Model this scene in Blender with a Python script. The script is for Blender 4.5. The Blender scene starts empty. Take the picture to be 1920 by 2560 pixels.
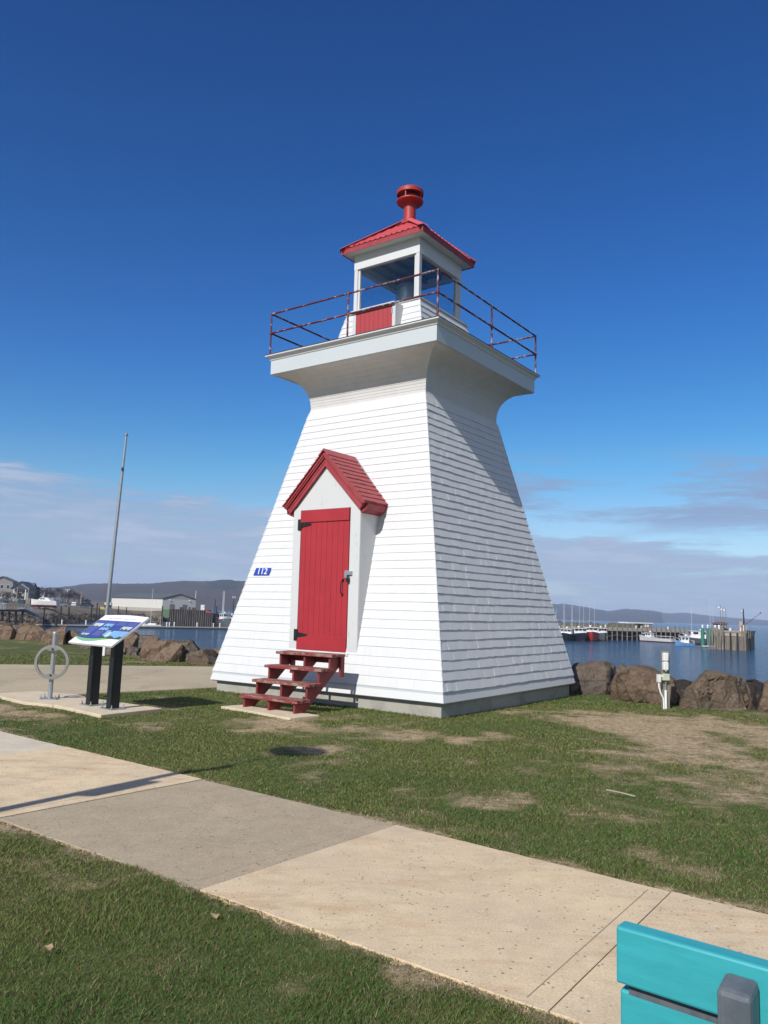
import bpy, bmesh, math, random
import numpy as np
from mathutils import Vector, Matrix, noise as mn
R=math.radians
rnd=random.Random(11)
SC=bpy.context.scene
COL=SC.collection

# ------------------------------------------------------------------ camera
FPX=1976.88; PITCH=R(7.183); ROLL=R(1.943); CAMP=Vector((0,0,1.6))
_f=Vector((0,math.cos(PITCH),math.sin(PITCH)));_u=Vector((0,-math.sin(PITCH),math.cos(PITCH)));_r=Vector((1,0,0))
RT=math.cos(ROLL)*_r+math.sin(ROLL)*_u; UP=-math.sin(ROLL)*_r+math.cos(ROLL)*_u; FW=_f
cam=bpy.data.cameras.new('camera');cam.sensor_fit='HORIZONTAL';cam.sensor_width=36;cam.lens=36*FPX/1920
cam.clip_start=.05;cam.clip_end=60000
co=bpy.data.objects.new('camera',cam);COL.objects.link(co)
co.matrix_world=Matrix(((RT.x,UP.x,-FW.x,CAMP.x),(RT.y,UP.y,-FW.y,CAMP.y),(RT.z,UP.z,-FW.z,CAMP.z),(0,0,0,1)))
SC.camera=co
# survey helpers: a sight line of the photo (1920x2560) met with a level or with a distance
def sight(x,y): return FW+RT*((x-960)/FPX)-UP*((y-1280)/FPX)
def on_level(x,y,z=0.0):
    d=sight(x,y);return CAMP+d*((z-CAMP.z)/d.z)
def at_dist(x,y,Y):
    d=sight(x,y);return CAMP+d*(Y/d.y)
K=1659/1920
def dl(x,y,z=0.0): return on_level(x/K,y/K,z)

# lighthouse frame (fitted): local -x is the door side, -y the side on the right
TH=R(54.1655);TX=R(.2055);TY=R(-.5196)
Rz=Matrix.Rotation(TH,3,'Z')
LM=(Matrix.Rotation(TX,3,'X')@Matrix.Rotation(TY,3,'Y')@Rz)
LO=Vector((.42265,15.93566,0))
LMAT=Matrix.Translation(LO)@LM.to_4x4()

# ------------------------------------------------------------------ light
SUN_T=.80;SUN_DV=.075
sd=(LM@Vector((1,SUN_DV,-SUN_T))).normalized()      # travel direction of the light
sun=bpy.data.lights.new('sun','SUN');sun.energy=4.6;sun.angle=R(.53);sun.color=(1,.962,.90)
so=bpy.data.objects.new('sun',sun);COL.objects.link(so)
so.rotation_euler=sd.to_track_quat('-Z','Y').to_euler();so.location=(-20,-30,40)
SEL=math.asin(-sd.z);SAZ=math.atan2(-sd.x,-sd.y)

w=bpy.data.worlds.new('World');SC.world=w;w.use_nodes=True
nt=w.node_tree;nt.nodes.clear()
def N(t,**k):
    n=nt.nodes.new(t)
    for a,b in k.items(): setattr(n,a,b)
    return n
def mth(op,a,b=None,c=None,clamp=False):
    n=N('ShaderNodeMath',operation=op,use_clamp=clamp)
    for i,v in enumerate((a,b,c)):
        if v is None: continue
        if isinstance(v,(int,float)): n.inputs[i].default_value=v
        else: nt.links.new(v,n.inputs[i])
    return n.outputs[0]
def mrange(v,a,b,c=0,d=1):
    n=N('ShaderNodeMapRange',interpolation_type='SMOOTHSTEP');nt.links.new(v,n.inputs[0])
    for i,q in enumerate((a,b,c,d)): n.inputs[i+1].default_value=q
    return n.outputs[0]
sky=N('ShaderNodeTexSky',sky_type='NISHITA',sun_disc=False,sun_elevation=SEL,sun_rotation=SAZ,altitude=0,air_density=1.0,dust_density=.15,ozone_density=3.5)
hs=N('ShaderNodeHueSaturation');hs.inputs['Hue'].default_value=.5055;hs.inputs['Saturation'].default_value=1.29;hs.inputs['Value'].default_value=1.0
nt.links.new(sky.outputs[0],hs.inputs['Color'])
sep=N('ShaderNodeSeparateColor');nt.links.new(hs.outputs[0],sep.inputs[0]);cmb=N('ShaderNodeCombineColor')
for i,(a_,p_) in enumerate(((2.7,1.70),(1.72,1.42),(1.56,1.40))):
    v_=mth('MULTIPLY',sep.outputs[i],.103);v_=mth('MINIMUM',mth('MULTIPLY',mth('POWER',v_,p_),a_/.103),mth('MULTIPLY',sep.outputs[i],1.15))
    nt.links.new(v_,cmb.inputs[i])
tc=N('ShaderNodeTexCoord');sx=N('ShaderNodeSeparateXYZ');nt.links.new(tc.outputs['Generated'],sx.inputs[0])
el=mth('ARCSINE',sx.outputs[2])                    # elevation in radians
az=mth('ARCTAN2',sx.outputs[0],sx.outputs[1])
zz=mth('ADD',mth('MAXIMUM',sx.outputs[2],0),.035)
cx=N('ShaderNodeCombineXYZ');nt.links.new(mth('DIVIDE',sx.outputs[0],zz),cx.inputs[0]);nt.links.new(mth('DIVIDE',sx.outputs[1],zz),cx.inputs[1])
def wnoise(scale,detail,rough,sc=(1,1,1),dist=0):
    m=N('ShaderNodeMapping');m.inputs['Scale'].default_value=sc;nt.links.new(cx.outputs[0],m.inputs[0])
    n=N('ShaderNodeTexNoise');n.inputs['Scale'].default_value=scale;n.inputs['Detail'].default_value=detail;n.inputs['Roughness'].default_value=rough;n.inputs['Distortion'].default_value=dist
    nt.links.new(m.outputs[0],n.inputs[0]);return n.outputs[0]
n1=wnoise(.55,7,.62,(1,1,1),.25);n2=wnoise(1.6,6,.6,(.55,1.25,1),.2);n3=wnoise(.22,3,.5)
cy=N('ShaderNodeCombineXYZ');nt.links.new(mth('MULTIPLY',az,5.5),cy.inputs[0]);nt.links.new(mth('MULTIPLY',el,42),cy.inputs[1])
ns=N('ShaderNodeTexNoise');ns.inputs['Scale'].default_value=1.;ns.inputs['Detail'].default_value=9;ns.inputs['Roughness'].default_value=.66;ns.inputs['Distortion'].default_value=.35;nt.links.new(cy.outputs[0],ns.inputs[0]);n4=ns.outputs[0]
# a bank low on the horizon with a ragged top, loose streaks above it
top=mth('MULTIPLY_ADD',az,-.060,.118)              # top of the bank, higher on the left
edge=mth('MULTIPLY_ADD',mth('ADD',mth('SUBTRACT',n1,.5),mth('MULTIPLY',mth('SUBTRACT',n4,.5),.7)),.085,mth('MULTIPLY_ADD',mth('SUBTRACT',n3,.5),.05,top))
bank=mrange(mth('SUBTRACT',edge,el),-.004,.012)
band=mth('MULTIPLY',mth('MULTIPLY',mrange(el,.09,.125),mrange(el,.215,.165)),mrange(az,-.25,.15,.12,1.))
streak=mth('MULTIPLY',mth('MULTIPLY',mrange(mth('ADD',mth('MULTIPLY',n1,.45),mth('MULTIPLY',n4,.6)),.465,.60),band),.85)
thin=mrange(n4,.32,.56,.45,1.0)
cl=mth('MAXIMUM',mth('MULTIPLY',bank,mth('MULTIPLY',thin,mrange(el,-.01,.05,.60,.96))),streak)
ccol=N('ShaderNodeMix',data_type='RGBA');nt.links.new(mrange(n4,.36,.66),ccol.inputs[0])
ccol.inputs[6].default_value=(2.75,3.75,5.6,1);ccol.inputs[7].default_value=(4.6,5.5,7.1,1)
cc2=N('ShaderNodeMix',data_type='RGBA');nt.links.new(bank,cc2.inputs[0]);cc2.inputs[6].default_value=(2.65,3.5,5.4,1);nt.links.new(ccol.outputs[2],cc2.inputs[7])
mixc=N('ShaderNodeMix',data_type='RGBA');nt.links.new(cl,mixc.inputs[0]);nt.links.new(cmb.outputs[0],mixc.inputs[6]);nt.links.new(cc2.outputs[2],mixc.inputs[7])
bg=N('ShaderNodeBackground');bg.inputs[1].default_value=.095
back=mth('MULTIPLY',mth('MULTIPLY',mrange(sx.outputs[1],-.05,-.45),mrange(mth('ADD',n1,mth('MULTIPLY',mth('SUBTRACT',n2,.5),.25)),.40,.56)),mth('MULTIPLY',mrange(el,.02,.10),mrange(el,1.15,.85)))  # unseen bright clouds behind the camera, added to lift the shaded sides
mix2=N('ShaderNodeMix',data_type='RGBA');nt.links.new(back,mix2.inputs[0]);nt.links.new(mixc.outputs[2],mix2.inputs[6]);mix2.inputs[7].default_value=(4.6,4.8,5.2,1)
nt.links.new(mix2.outputs[2],bg.inputs[0])
ow=N('ShaderNodeOutputWorld');nt.links.new(bg.outputs[0],ow.inputs[0])
SC.view_settings.view_transform='Standard';SC.view_settings.look='None';SC.view_settings.exposure=.12;SC.view_settings.gamma=1
SC.cycles.max_bounces=8;SC.cycles.volume_bounces=1

# ------------------------------------------------------------------ materials
def srgb(r,g,b):
    f=lambda c:(c/255/12.92 if c/255<=.04045 else ((c/255+.055)/1.055)**2.4)
    return (f(r),f(g),f(b),1)
class Mat:
    def __init__(s,name,rough=.7,metal=0,spec=.4):
        s.m=bpy.data.materials.new(name);s.m.use_nodes=True;s.t=s.m.node_tree;s.n=s.t.nodes;s.l=s.t.links
        s.b=s.n['Principled BSDF'];s.b.inputs['Roughness'].default_value=rough;s.b.inputs['Metallic'].default_value=metal
        s.b.inputs['Specular IOR Level'].default_value=spec
        s.tc=None
    def new(s,t,**k):
        n=s.n.new(t)
        for a,b in k.items():setattr(n,a,b)
        return n
    def coord(s,scale=(1,1,1),kind='Object',rot=(0,0,0)):
        tc=s.new('ShaderNodeTexCoord');m=s.new('ShaderNodeMapping');m.inputs['Scale'].default_value=scale;m.inputs['Rotation'].default_value=rot
        s.l.new(tc.outputs[kind],m.inputs[0]);return m.outputs[0]
    def noise(s,scale,detail=4,rough=.55,sc=(1,1,1),out=0,dist=0,kind='Object',rot=(0,0,0)):
        n=s.new('ShaderNodeTexNoise');n.inputs['Scale'].default_value=scale;n.inputs['Detail'].default_value=detail;n.inputs['Roughness'].default_value=rough;n.inputs['Distortion'].default_value=dist
        s.l.new(s.coord(sc,kind,rot),n.inputs[0]);return n.outputs[out]
    def vor(s,scale,sc=(1,1,1),feature='F1',out='Distance',kind='Object'):
        n=s.new('ShaderNodeTexVoronoi',feature=feature);n.inputs['Scale'].default_value=scale
        s.l.new(s.coord(sc,kind),n.inputs[0]);return n.outputs[out]
    def ramp(s,v,a,b,c=0.,d=1.):
        n=s.new('ShaderNodeMapRange');s.l.new(v,n.inputs[0])
        for i,q in enumerate((a,b,c,d)):n.inputs[i+1].default_value=q
        return n.outputs[0]
    def math(s,op,a,b):
        n=s.new('ShaderNodeMath',operation=op)
        for i,v in enumerate((a,b)):
            if isinstance(v,(int,float)):n.inputs[i].default_value=v
            else:s.l.new(v,n.inputs[i])
        return n.outputs[0]
    def mix(s,f,a,b,mode='MIX'):
        n=s.new('ShaderNodeMix',data_type='RGBA',blend_type=mode)
        for i,v in ((0,f),(6,a),(7,b)):
            if isinstance(v,(int,float)):n.inputs[i].default_value=v
            elif isinstance(v,tuple):n.inputs[i].default_value=v
            else:s.l.new(v,n.inputs[i])
        return n.outputs[2]
    def attr(s,name,out='Color'):
        n=s.new('ShaderNodeAttribute',attribute_name=name);return n.outputs[out]
    def color(s,c):
        if isinstance(c,tuple):s.b.inputs['Base Color'].default_value=c
        else:s.l.new(c,s.b.inputs['Base Color'])
        return s
    def bump(s,h,strength=.3,dist=.02):
        n=s.new('ShaderNodeBump');n.inputs['Strength'].default_value=strength;n.inputs['Distance'].default_value=dist
        s.l.new(h,n.inputs['Height']);s.l.new(n.outputs[0],s.b.inputs['Normal']);return s
def worn(name,base,dark,rough=.6,scale=6,amt=.35,bump=.12,metal=0,sc=(1,1,1),lo=.45,hi=.75,spec=.4):
    m=Mat(name,rough,metal,spec)
    f=m.ramp(m.noise(scale,6,.65,sc),lo,hi,0,amt)
    m.color(m.mix(f,base,dark))
    if bump:m.bump(m.noise(scale*6,4,.6,sc),bump,.01)
    return m.m
def plain(name,c,rough=.6,metal=0,spec=.4,var=.12):
    m=Mat(name,rough,metal,spec)
    d=tuple(x*(1-var*2) for x in c[:3])+(1,)
    m.color(m.mix(m.ramp(m.noise(3.1,4,.6),.35,.7),c,d));return m.m

WHITE=(.60,.605,.615,1)
def shingle_mat():
    m=Mat('white_shingle_paint',.62)
    tone=m.attr('tone','Fac')
    c=m.mix(tone,(.595,.60,.61,1),(.62,.625,.63,1))
    # chips and grey run marks, thinly scattered
    st=m.noise(5,5,.7,(6,6,.9));f=m.ramp(st,.65,.75,0,.5)
    c=m.mix(f,c,(.40,.38,.35,1))
    g=m.ramp(m.noise(1.6,4,.6),.60,.80,0,.22);c=m.mix(g,c,(.55,.54,.50,1))
    sp=m.ramp(m.noise(24,2,.5),.76,.80,0,.7);c=m.mix(sp,c,(.32,.30,.28,1))
    m.color(c);m.bump(m.noise(60,3,.6,(1,1,.12)),.10,.004);return m.m
M={}
M['shingle']=shingle_mat()
M['white']=worn('white_paint',WHITE,(.42,.41,.39,1),.55,7,.45,.08,sc=(1,1,.35),lo=.66,hi=.8)
M['white_old']=worn('chipped_white_paint',(.56,.565,.57,1),(.28,.26,.24,1),.6,9,.8,.12,sc=(1,1,.3),lo=.62,hi=.76)
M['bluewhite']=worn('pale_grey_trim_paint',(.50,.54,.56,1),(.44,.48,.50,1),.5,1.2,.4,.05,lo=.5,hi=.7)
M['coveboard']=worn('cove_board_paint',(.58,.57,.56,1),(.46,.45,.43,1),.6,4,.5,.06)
M['found']=worn('foundation_concrete',(.36,.35,.31,1),(.20,.19,.17,1),.9,3,.8,.3)
M['red_door']=worn('red_door_paint',(.37,.026,.036,1),(.31,.022,.03,1),.5,3,.6,.04,lo=.4,hi=.6)
M['red_trim']=worn('faded_red_trim',(.30,.035,.045,1),(.38,.10,.10,1),.6,5,.6,.1)
M['red_shingle']=worn('faded_red_shingle',(.34,.072,.078,1),(.44,.24,.23,1),.7,14,.9,.15,lo=.60,hi=.75)
M['red_metal']=worn('pinkish_red_metal_roof',(.60,.105,.115,1),(.52,.075,.085,1),.45,4,.5,.03)
M['red_vent']=worn('orange_red_vent_paint',(.37,.036,.032,1),(.27,.024,.027,1),.5,5,.7,.05)
M['hatch']=worn('weathered_red_hatch',(.38,.045,.055,1),(.50,.30,.28,1),.65,22,.9,.1,sc=(3,3,.35),lo=.66,hi=.74)
M['step']=worn('red_step_paint',(.21,.030,.032,1),(.15,.024,.025,1),.65,8,.5,.1)
M['tread']=worn('worn_red_tread',(.22,.036,.036,1),(.27,.20,.155,1),.75,7,1.,.2,sc=(2.5,.8,2),lo=.47,hi=.60)
M['black']=plain('black_iron',(.012,.012,.014,1),.5)
M['steel']=worn('galvanised_steel',(.36,.39,.41,1),(.27,.29,.30,1),.42,9,.8,.03,metal=.55)
M['grey_cast']=worn('grey_cast_post',(.085,.10,.12,1),(.17,.185,.20,1),.45,10,.9,.1,sc=(1,1,.5),lo=.4,hi=.7)
M['rack_ring']=worn('grey_ring_metal',(.27,.27,.255,1),(.18,.18,.17,1),.5,8,.6,.05,metal=.3)
M['teal']=worn('teal_bench_plastic',(.042,.365,.405,1),(.034,.30,.335,1),.42,5,.9,.05,sc=(1,6,6),lo=.35,hi=.65,spec=.5)
M['post_black']=plain('black_powder_coat',(.010,.013,.016,1),.45)
def pipe_mat():
    m=Mat('peeling_rail_paint',.5)
    f=m.ramp(m.noise(7.5,5,.65),.53,.61,0,.9)
    m.color(m.mix(f,(.10,.014,.024,1),(.33,.36,.41,1)));return m.m
M['pipe']=pipe_mat()
def glass_mat():
    m=Mat('lantern_glass',.03);m.color((1,1,1,1));m.b.inputs['Transmission Weight'].default_value=1;m.b.inputs['IOR'].default_value=1.40
    m.b.inputs['Roughness'].default_value=.0;m.b.inputs['Base Color'].default_value=(.80,.86,.90,1)
    return m.m
M['glass']=glass_mat()
M['dark_glass']=plain('dark_window_glass',(.015,.02,.028,1),.08,0,.6)
M['lamp_grey']=plain('grey_lamp_housing',(.16,.18,.19,1),.45,.4)
def concrete(name,base,warm,rust,pebble=.5):
    m=Mat(name,.9,0,.25)
    c=m.mix(m.ramp(m.noise(1.3,5,.6),.35,.68),base,warm)
    c=m.mix(m.ramp(m.noise(5.5,8,.75),.42,.70,0,.42),c,tuple(x*.58 for x in base[:3])+(1,));c=m.mix(m.ramp(m.noise(3.4,7,.7),.56,.72,0,.35),c,tuple(min(.9,x*1.25) for x in base[:3])+(1,))
    rot=(0,0,R(38))
    c=m.mix(m.math('MULTIPLY',m.ramp(m.noise(2.2,8,.72,(.7,2.6,1),rot=rot,dist=.4),.50,.74,0,rust*1.7),m.ramp(m.noise(.8,3,.5),.36,.60)),c,(.50,.27,.11,1))
    g=m.noise(85,3,.7);c=m.mix(m.ramp(g,.30,.72),m.mix(.26,c,(.05,.045,.04,1)),m.mix(.14,c,(.9,.85,.78,1)))
    v=m.vor(30);n=m.noise(17,2,.5)
    peb=m.math('MULTIPLY',m.ramp(v,.27,.15),m.ramp(n,.53,.60))
    c=m.mix(m.math('MULTIPLY',peb,min(1.,pebble*1.6)),c,(.10,.085,.07,1))
    big=m.ramp(m.noise(2.3,6,.72),.50,.70,0,.30);c=m.mix(big,c,(.36,.29,.20,1));lt=m.math('MULTIPLY',m.ramp(m.vor(26),.2,.1),m.ramp(m.noise(13,2,.5),.60,.64));c=m.mix(m.math('MULTIPLY',lt,.6),c,(.75,.72,.66,1))
    m.color(c);m.bump(g,.25,.004);return m.m
M['slab_tan']=concrete('tan_concrete',(.79,.605,.365,1),(.66,.515,.335,1),.6)
M['slab_grey']=concrete('grey_concrete',(.40,.315,.20,1),(.46,.365,.235,1),.18,.8)
M['slab_pale']=concrete('pale_concrete',(.70,.60,.46,1),(.62,.54,.41,1),.05,.3)
M['slab_edge']=concrete('tooled_concrete_edge',(.52,.40,.27,1),(.46,.36,.25,1),.3)
M['slab_edge2']=concrete('tan_concrete_margin',(.74,.55,.34,1),(.66,.50,.32,1),.45)
M['groove']=plain('tooled_groove',(.36,.27,.17,1),.95)
M['pad']=concrete('pad_concrete',(.70,.58,.40,1),(.62,.52,.37,1),.10,.2)
M['joint']=plain('joint_dirt',(.07,.058,.045,1),.95)
def gravel_mat():
    m=Mat('packed_gravel',.95,0,.2)
    c=m.mix(m.ramp(m.noise(.35,5,.6),.35,.7),(.54,.45,.30,1),(.43,.355,.24,1))
    c=m.mix(m.ramp(m.noise(30,4,.7),.35,.7,0,.5),c,(.20,.17,.135,1))
    c=m.mix(m.ramp(m.noise(1.2,5,.6,(1,.35,1)),.55,.75,0,.5),c,(.20,.165,.12,1))
    m.color(c);m.bump(m.noise(50,3,.7),.4,.01);return m.m
M['gravel']=gravel_mat()
def ground_mat():
    m=Mat('turf_soil',.95,0,.15)
    s=m.attr('straw','Fac')
    n=m.noise(7,6,.7)
    g=m.mix(m.ramp(n,.3,.7),(.070,.090,.028,1),(.125,.140,.048,1))
    st=m.mix(m.ramp(m.noise(13,7,.8),.34,.62),(.17,.115,.065,1),(.62,.47,.29,1))
    st=m.mix(m.ramp(m.noise(110,3,.7),.50,.72,0,.8),st,(.50,.40,.27,1))
    st=m.mix(m.ramp(m.noise(75,3,.7),.36,.27,0,.8),st,(.05,.04,.025,1))
    f=m.ramp(m.math('ADD',s,m.math('MULTIPLY',m.math('SUBTRACT',n,.5),.9)),.26,.82)
    st=m.mix(m.ramp(m.noise(9,5,.75),.52,.66,0,.75),st,(.075,.075,.03,1))
    m.color(m.mix(f,g,st));m.bump(m.noise(60,4,.75),.7,.03);return m.m
M['ground']=ground_mat()
def grass_mat():
    m=Mat('grass_blade',.6,0,.25)
    m.color(m.attr('col'))
    tr=m.new('ShaderNodeBsdfTranslucent');m.l.new(m.attr('col'),tr.inputs[0])
    mx=m.new('ShaderNodeMixShader');mx.inputs[0].default_value=.25
    m.l.new(m.b.outputs[0],mx.inputs[1]);m.l.new(tr.outputs[0],mx.inputs[2])
    o=[n for n in m.n if n.type=='OUTPUT_MATERIAL'][0];m.l.new(mx.outputs[0],o.inputs[0]);return m.m
M['grass']=grass_mat()
def rock_mat(name,a,b,warm,spots=0.):
    m=Mat(name,.92,0,.2)
    c=m.mix(m.ramp(m.noise(1.1,6,.65),.34,.68),a,b)
    c=m.mix(m.ramp(m.noise(1.7,5,.65,(1.6,1.6,.5)),.54,.74,0,.75),c,warm)
    vc=m.new('ShaderNodeTexVoronoi',feature='F1');vc.inputs['Scale'].default_value=1.15
    dst=m.new('ShaderNodeVectorMath',operation='MULTIPLY_ADD');nn_=m.new('ShaderNodeTexNoise');nn_.inputs['Scale'].default_value=1.6;nn_.inputs['Detail'].default_value=4
    m.l.new(m.coord(),nn_.inputs[0]);m.l.new(nn_.outputs['Color'],dst.inputs[0]);dst.inputs[1].default_value=(.55,.55,.55);m.l.new(m.coord(),dst.inputs[2]);m.l.new(dst.outputs[0],vc.inputs['Vector'])
    sv=m.new('ShaderNodeSeparateColor');m.l.new(vc.outputs['Color'],sv.inputs[0])
    c=m.mix(m.ramp(sv.outputs[0],0,1,0,.55),c,(.065,.050,.042,1));c=m.mix(m.ramp(sv.outputs[1],.5,1,0,.40),c,(.30,.215,.15,1))
    ve_=m.new('ShaderNodeTexVoronoi',feature='DISTANCE_TO_EDGE');ve_.inputs['Scale'].default_value=1.15;m.l.new(dst.outputs[0],ve_.inputs['Vector'])
    c=m.mix(m.ramp(ve_.outputs['Distance'],.028,.004,0,.5),c,(.03,.024,.02,1))
    c=m.mix(m.ramp(m.noise(9,7,.78),.50,.68,0,.75),c,(.045,.034,.028,1))
    c=m.mix(m.ramp(m.noise(4.2,6,.7,(1,1,2.2)),.60,.72,0,.45),c,(.30,.245,.19,1))
    if spots:
        sp=m.math('MULTIPLY',m.ramp(m.noise(11,4,.7),.62,.66),m.ramp(m.noise(1.9,2,.5),.50,.58))
        c=m.mix(m.math('MULTIPLY',sp,spots),c,(.62,.58,.50,1))
    m.color(c);m.bump(m.noise(7,8,.72),.9,.12);return m.m
M['rock']=rock_mat('brown_basalt',(.155,.108,.074,1),(.245,.175,.125,1),(.28,.165,.10,1))
M['rock_grey']=rock_mat('grey_brown_basalt',(.13,.108,.09,1),(.20,.17,.14,1),(.17,.12,.085,1))
M['rock_spot']=rock_mat('stained_basalt',(.15,.112,.080,1),(.215,.165,.12,1),(.19,.13,.09,1),.9)
M['rock_shade_dark']=rock_mat('shade_dark_basalt',(.030,.026,.023,1),(.05,.042,.036,1),(.045,.036,.028,1))  # near-black tone paints the gap shade onto two boulders; bank stones share it
def water_mat():
    m=Mat('sea_water',.12,0,.5)
    m.b.inputs['IOR'].default_value=1.33
    c=m.mix(m.ramp(m.noise(.035,4,.6,(1,3.5,1),rot=(0,0,R(30))),.40,.62),(.010,.042,.088,1),(.020,.066,.130,1))
    m.color(c)
    h=m.math('ADD',m.noise(.9,5,.62,(1,1.7,1)),m.math('MULTIPLY',m.noise(.22,3,.5,(1,2,1)),1.6))
    m.bump(h,1.0,.62);return m.m
M['water']=water_mat()
def hill_mat():
    m=Mat('spring_forest_hill',1,0,.0)
    s=m.attr('conifer','Fac')
    c=m.mix(m.ramp(m.noise(.012,6,.7),.3,.7),(.056,.046,.040,1),(.090,.073,.060,1))
    c=m.mix(m.ramp(m.noise(.10,4,.75),.42,.72,0,.8),c,(.030,.024,.024,1))
    c=m.mix(s,c,m.mix(m.ramp(m.noise(.09,3,.7),.35,.65),(.018,.028,.020,1),(.038,.05,.034,1)))
    m.color(c);return m.m
M['hill']=hill_mat()
def shore_mat():
    m=Mat('shore_earth',.95,0,.15)
    c=m.mix(m.ramp(m.noise(.12,6,.65,(1,2.5,1)),.35,.65),(.15,.115,.085,1),(.215,.175,.135,1))
    c=m.mix(m.ramp(m.noise(.9,5,.75),.5,.75,0,.7),c,(.07,.058,.045,1))
    c=m.mix(m.ramp(m.noise(.05,3,.6),.58,.66,0,.7),c,(.07,.085,.035,1))
    m.color(c);return m.m
M['shore']=shore_mat()
M['asphalt']=worn('pale_asphalt',(.20,.195,.185,1),(.13,.125,.12,1),.95,.4,.8,.0)
M['wood_grey']=worn('weathered_wharf_timber',(.25,.215,.175,1),(.10,.085,.07,1),.9,2.2,.9,.0,sc=(1,1,.25),lo=.35,hi=.7)
M['wood_dark']=worn('dark_wet_timber',(.020,.020,.020,1),(.045,.040,.034,1),.9,1.5,.8,.0,sc=(1,1,.2))
M['wood_deck']=worn('pale_deck_timber',(.36,.315,.26,1),(.23,.20,.16,1),.9,1.5,.8,.0)
M['pile_pale']=worn('pale_pile_wood',(.23,.20,.17,1),(.06,.055,.05,1),.9,.7,.9,.0,sc=(1,1,.5))
M['green_post']=worn('green_fender_post',(.035,.20,.15,1),(.05,.10,.075,1),.7,1.5,.7,.0)
M['boat_white']=plain('white_gelcoat',(.74,.74,.73,1),.4)
M['boat_red']=plain('red_hull_paint',(.42,.035,.022,1),.4)
M['boat_navy']=plain('navy_hull_paint',(.014,.02,.034,1),.4)
M['boat_teal']=plain('teal_black_hull_paint',(.018,.05,.055,1),.4)
M['boat_grey']=plain('grey_hull_paint',(.10,.115,.14,1),.5)
M['boat_blue']=plain('sky_blue_hull_paint',(.12,.30,.58,1),.45)
M['boot_red']=plain('maroon_boot_top',(.14,.025,.022,1),.6)
M['orange']=plain('orange_red_gear',(.50,.07,.04,1),.6)
M['wall_cream']=plain('cream_metal_siding',(.62,.61,.56,1),.6,var=.04)
M['wall_grey']=plain('grey_metal_siding',(.34,.36,.36,1),.6,var=.05)
M['roof_grey']=plain('grey_green_roof',(.10,.115,.12,1),.7)
M['house_grey']=plain('grey_clapboard',(.26,.255,.245,1),.8)
M['house_blue']=plain('slate_blue_trim',(.045,.06,.085,1),.7)
M['bark']=plain('bare_twig_bark',(.085,.068,.06,1),.95)
M['bark_red']=plain('reddish_twig_bark',(.105,.066,.05,1),.95)
M['conifer']=plain('dark_conifer_needles',(.022,.035,.022,1),.9,var=.3)
M['bush']=plain('olive_brown_brush',(.085,.068,.04,1),.95,var=.3)
M['container_green']=plain('green_container_paint',(.14,.22,.13,1),.7)
M['yellow']=plain('yellow_paint',(.55,.38,.05,1),.6)
M['car_white']=plain('white_car_paint',(.62,.63,.64,1),.3,0,.5)
M['car_blue']=plain('dark_blue_car_paint',(.03,.045,.075,1),.3,0,.5)
M['car_grey']=plain('silver_grey_car_paint',(.22,.24,.26,1),.3,.3,.5)
M['rubber']=plain('tyre_rubber',(.015,.015,.015,1),.9)
M['sign_blue']=plain('number_plate_blue',(.025,.06,.36,1),.45,var=.03)
M['sign_white']=plain('sign_white',(.78,.79,.80,1),.4,var=.03)
M['pvc']=plain('white_pvc',(.76,.76,.75,1),.45,var=.04)
M['box_green']=plain('pale_green_box',(.52,.58,.44,1),.55,var=.08)
M['leaf']=plain('dry_leaf',(.34,.25,.15,1),.9)
M['brown_roof']=plain('brown_shed_roof',(.14,.075,.06,1),.8)

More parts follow.
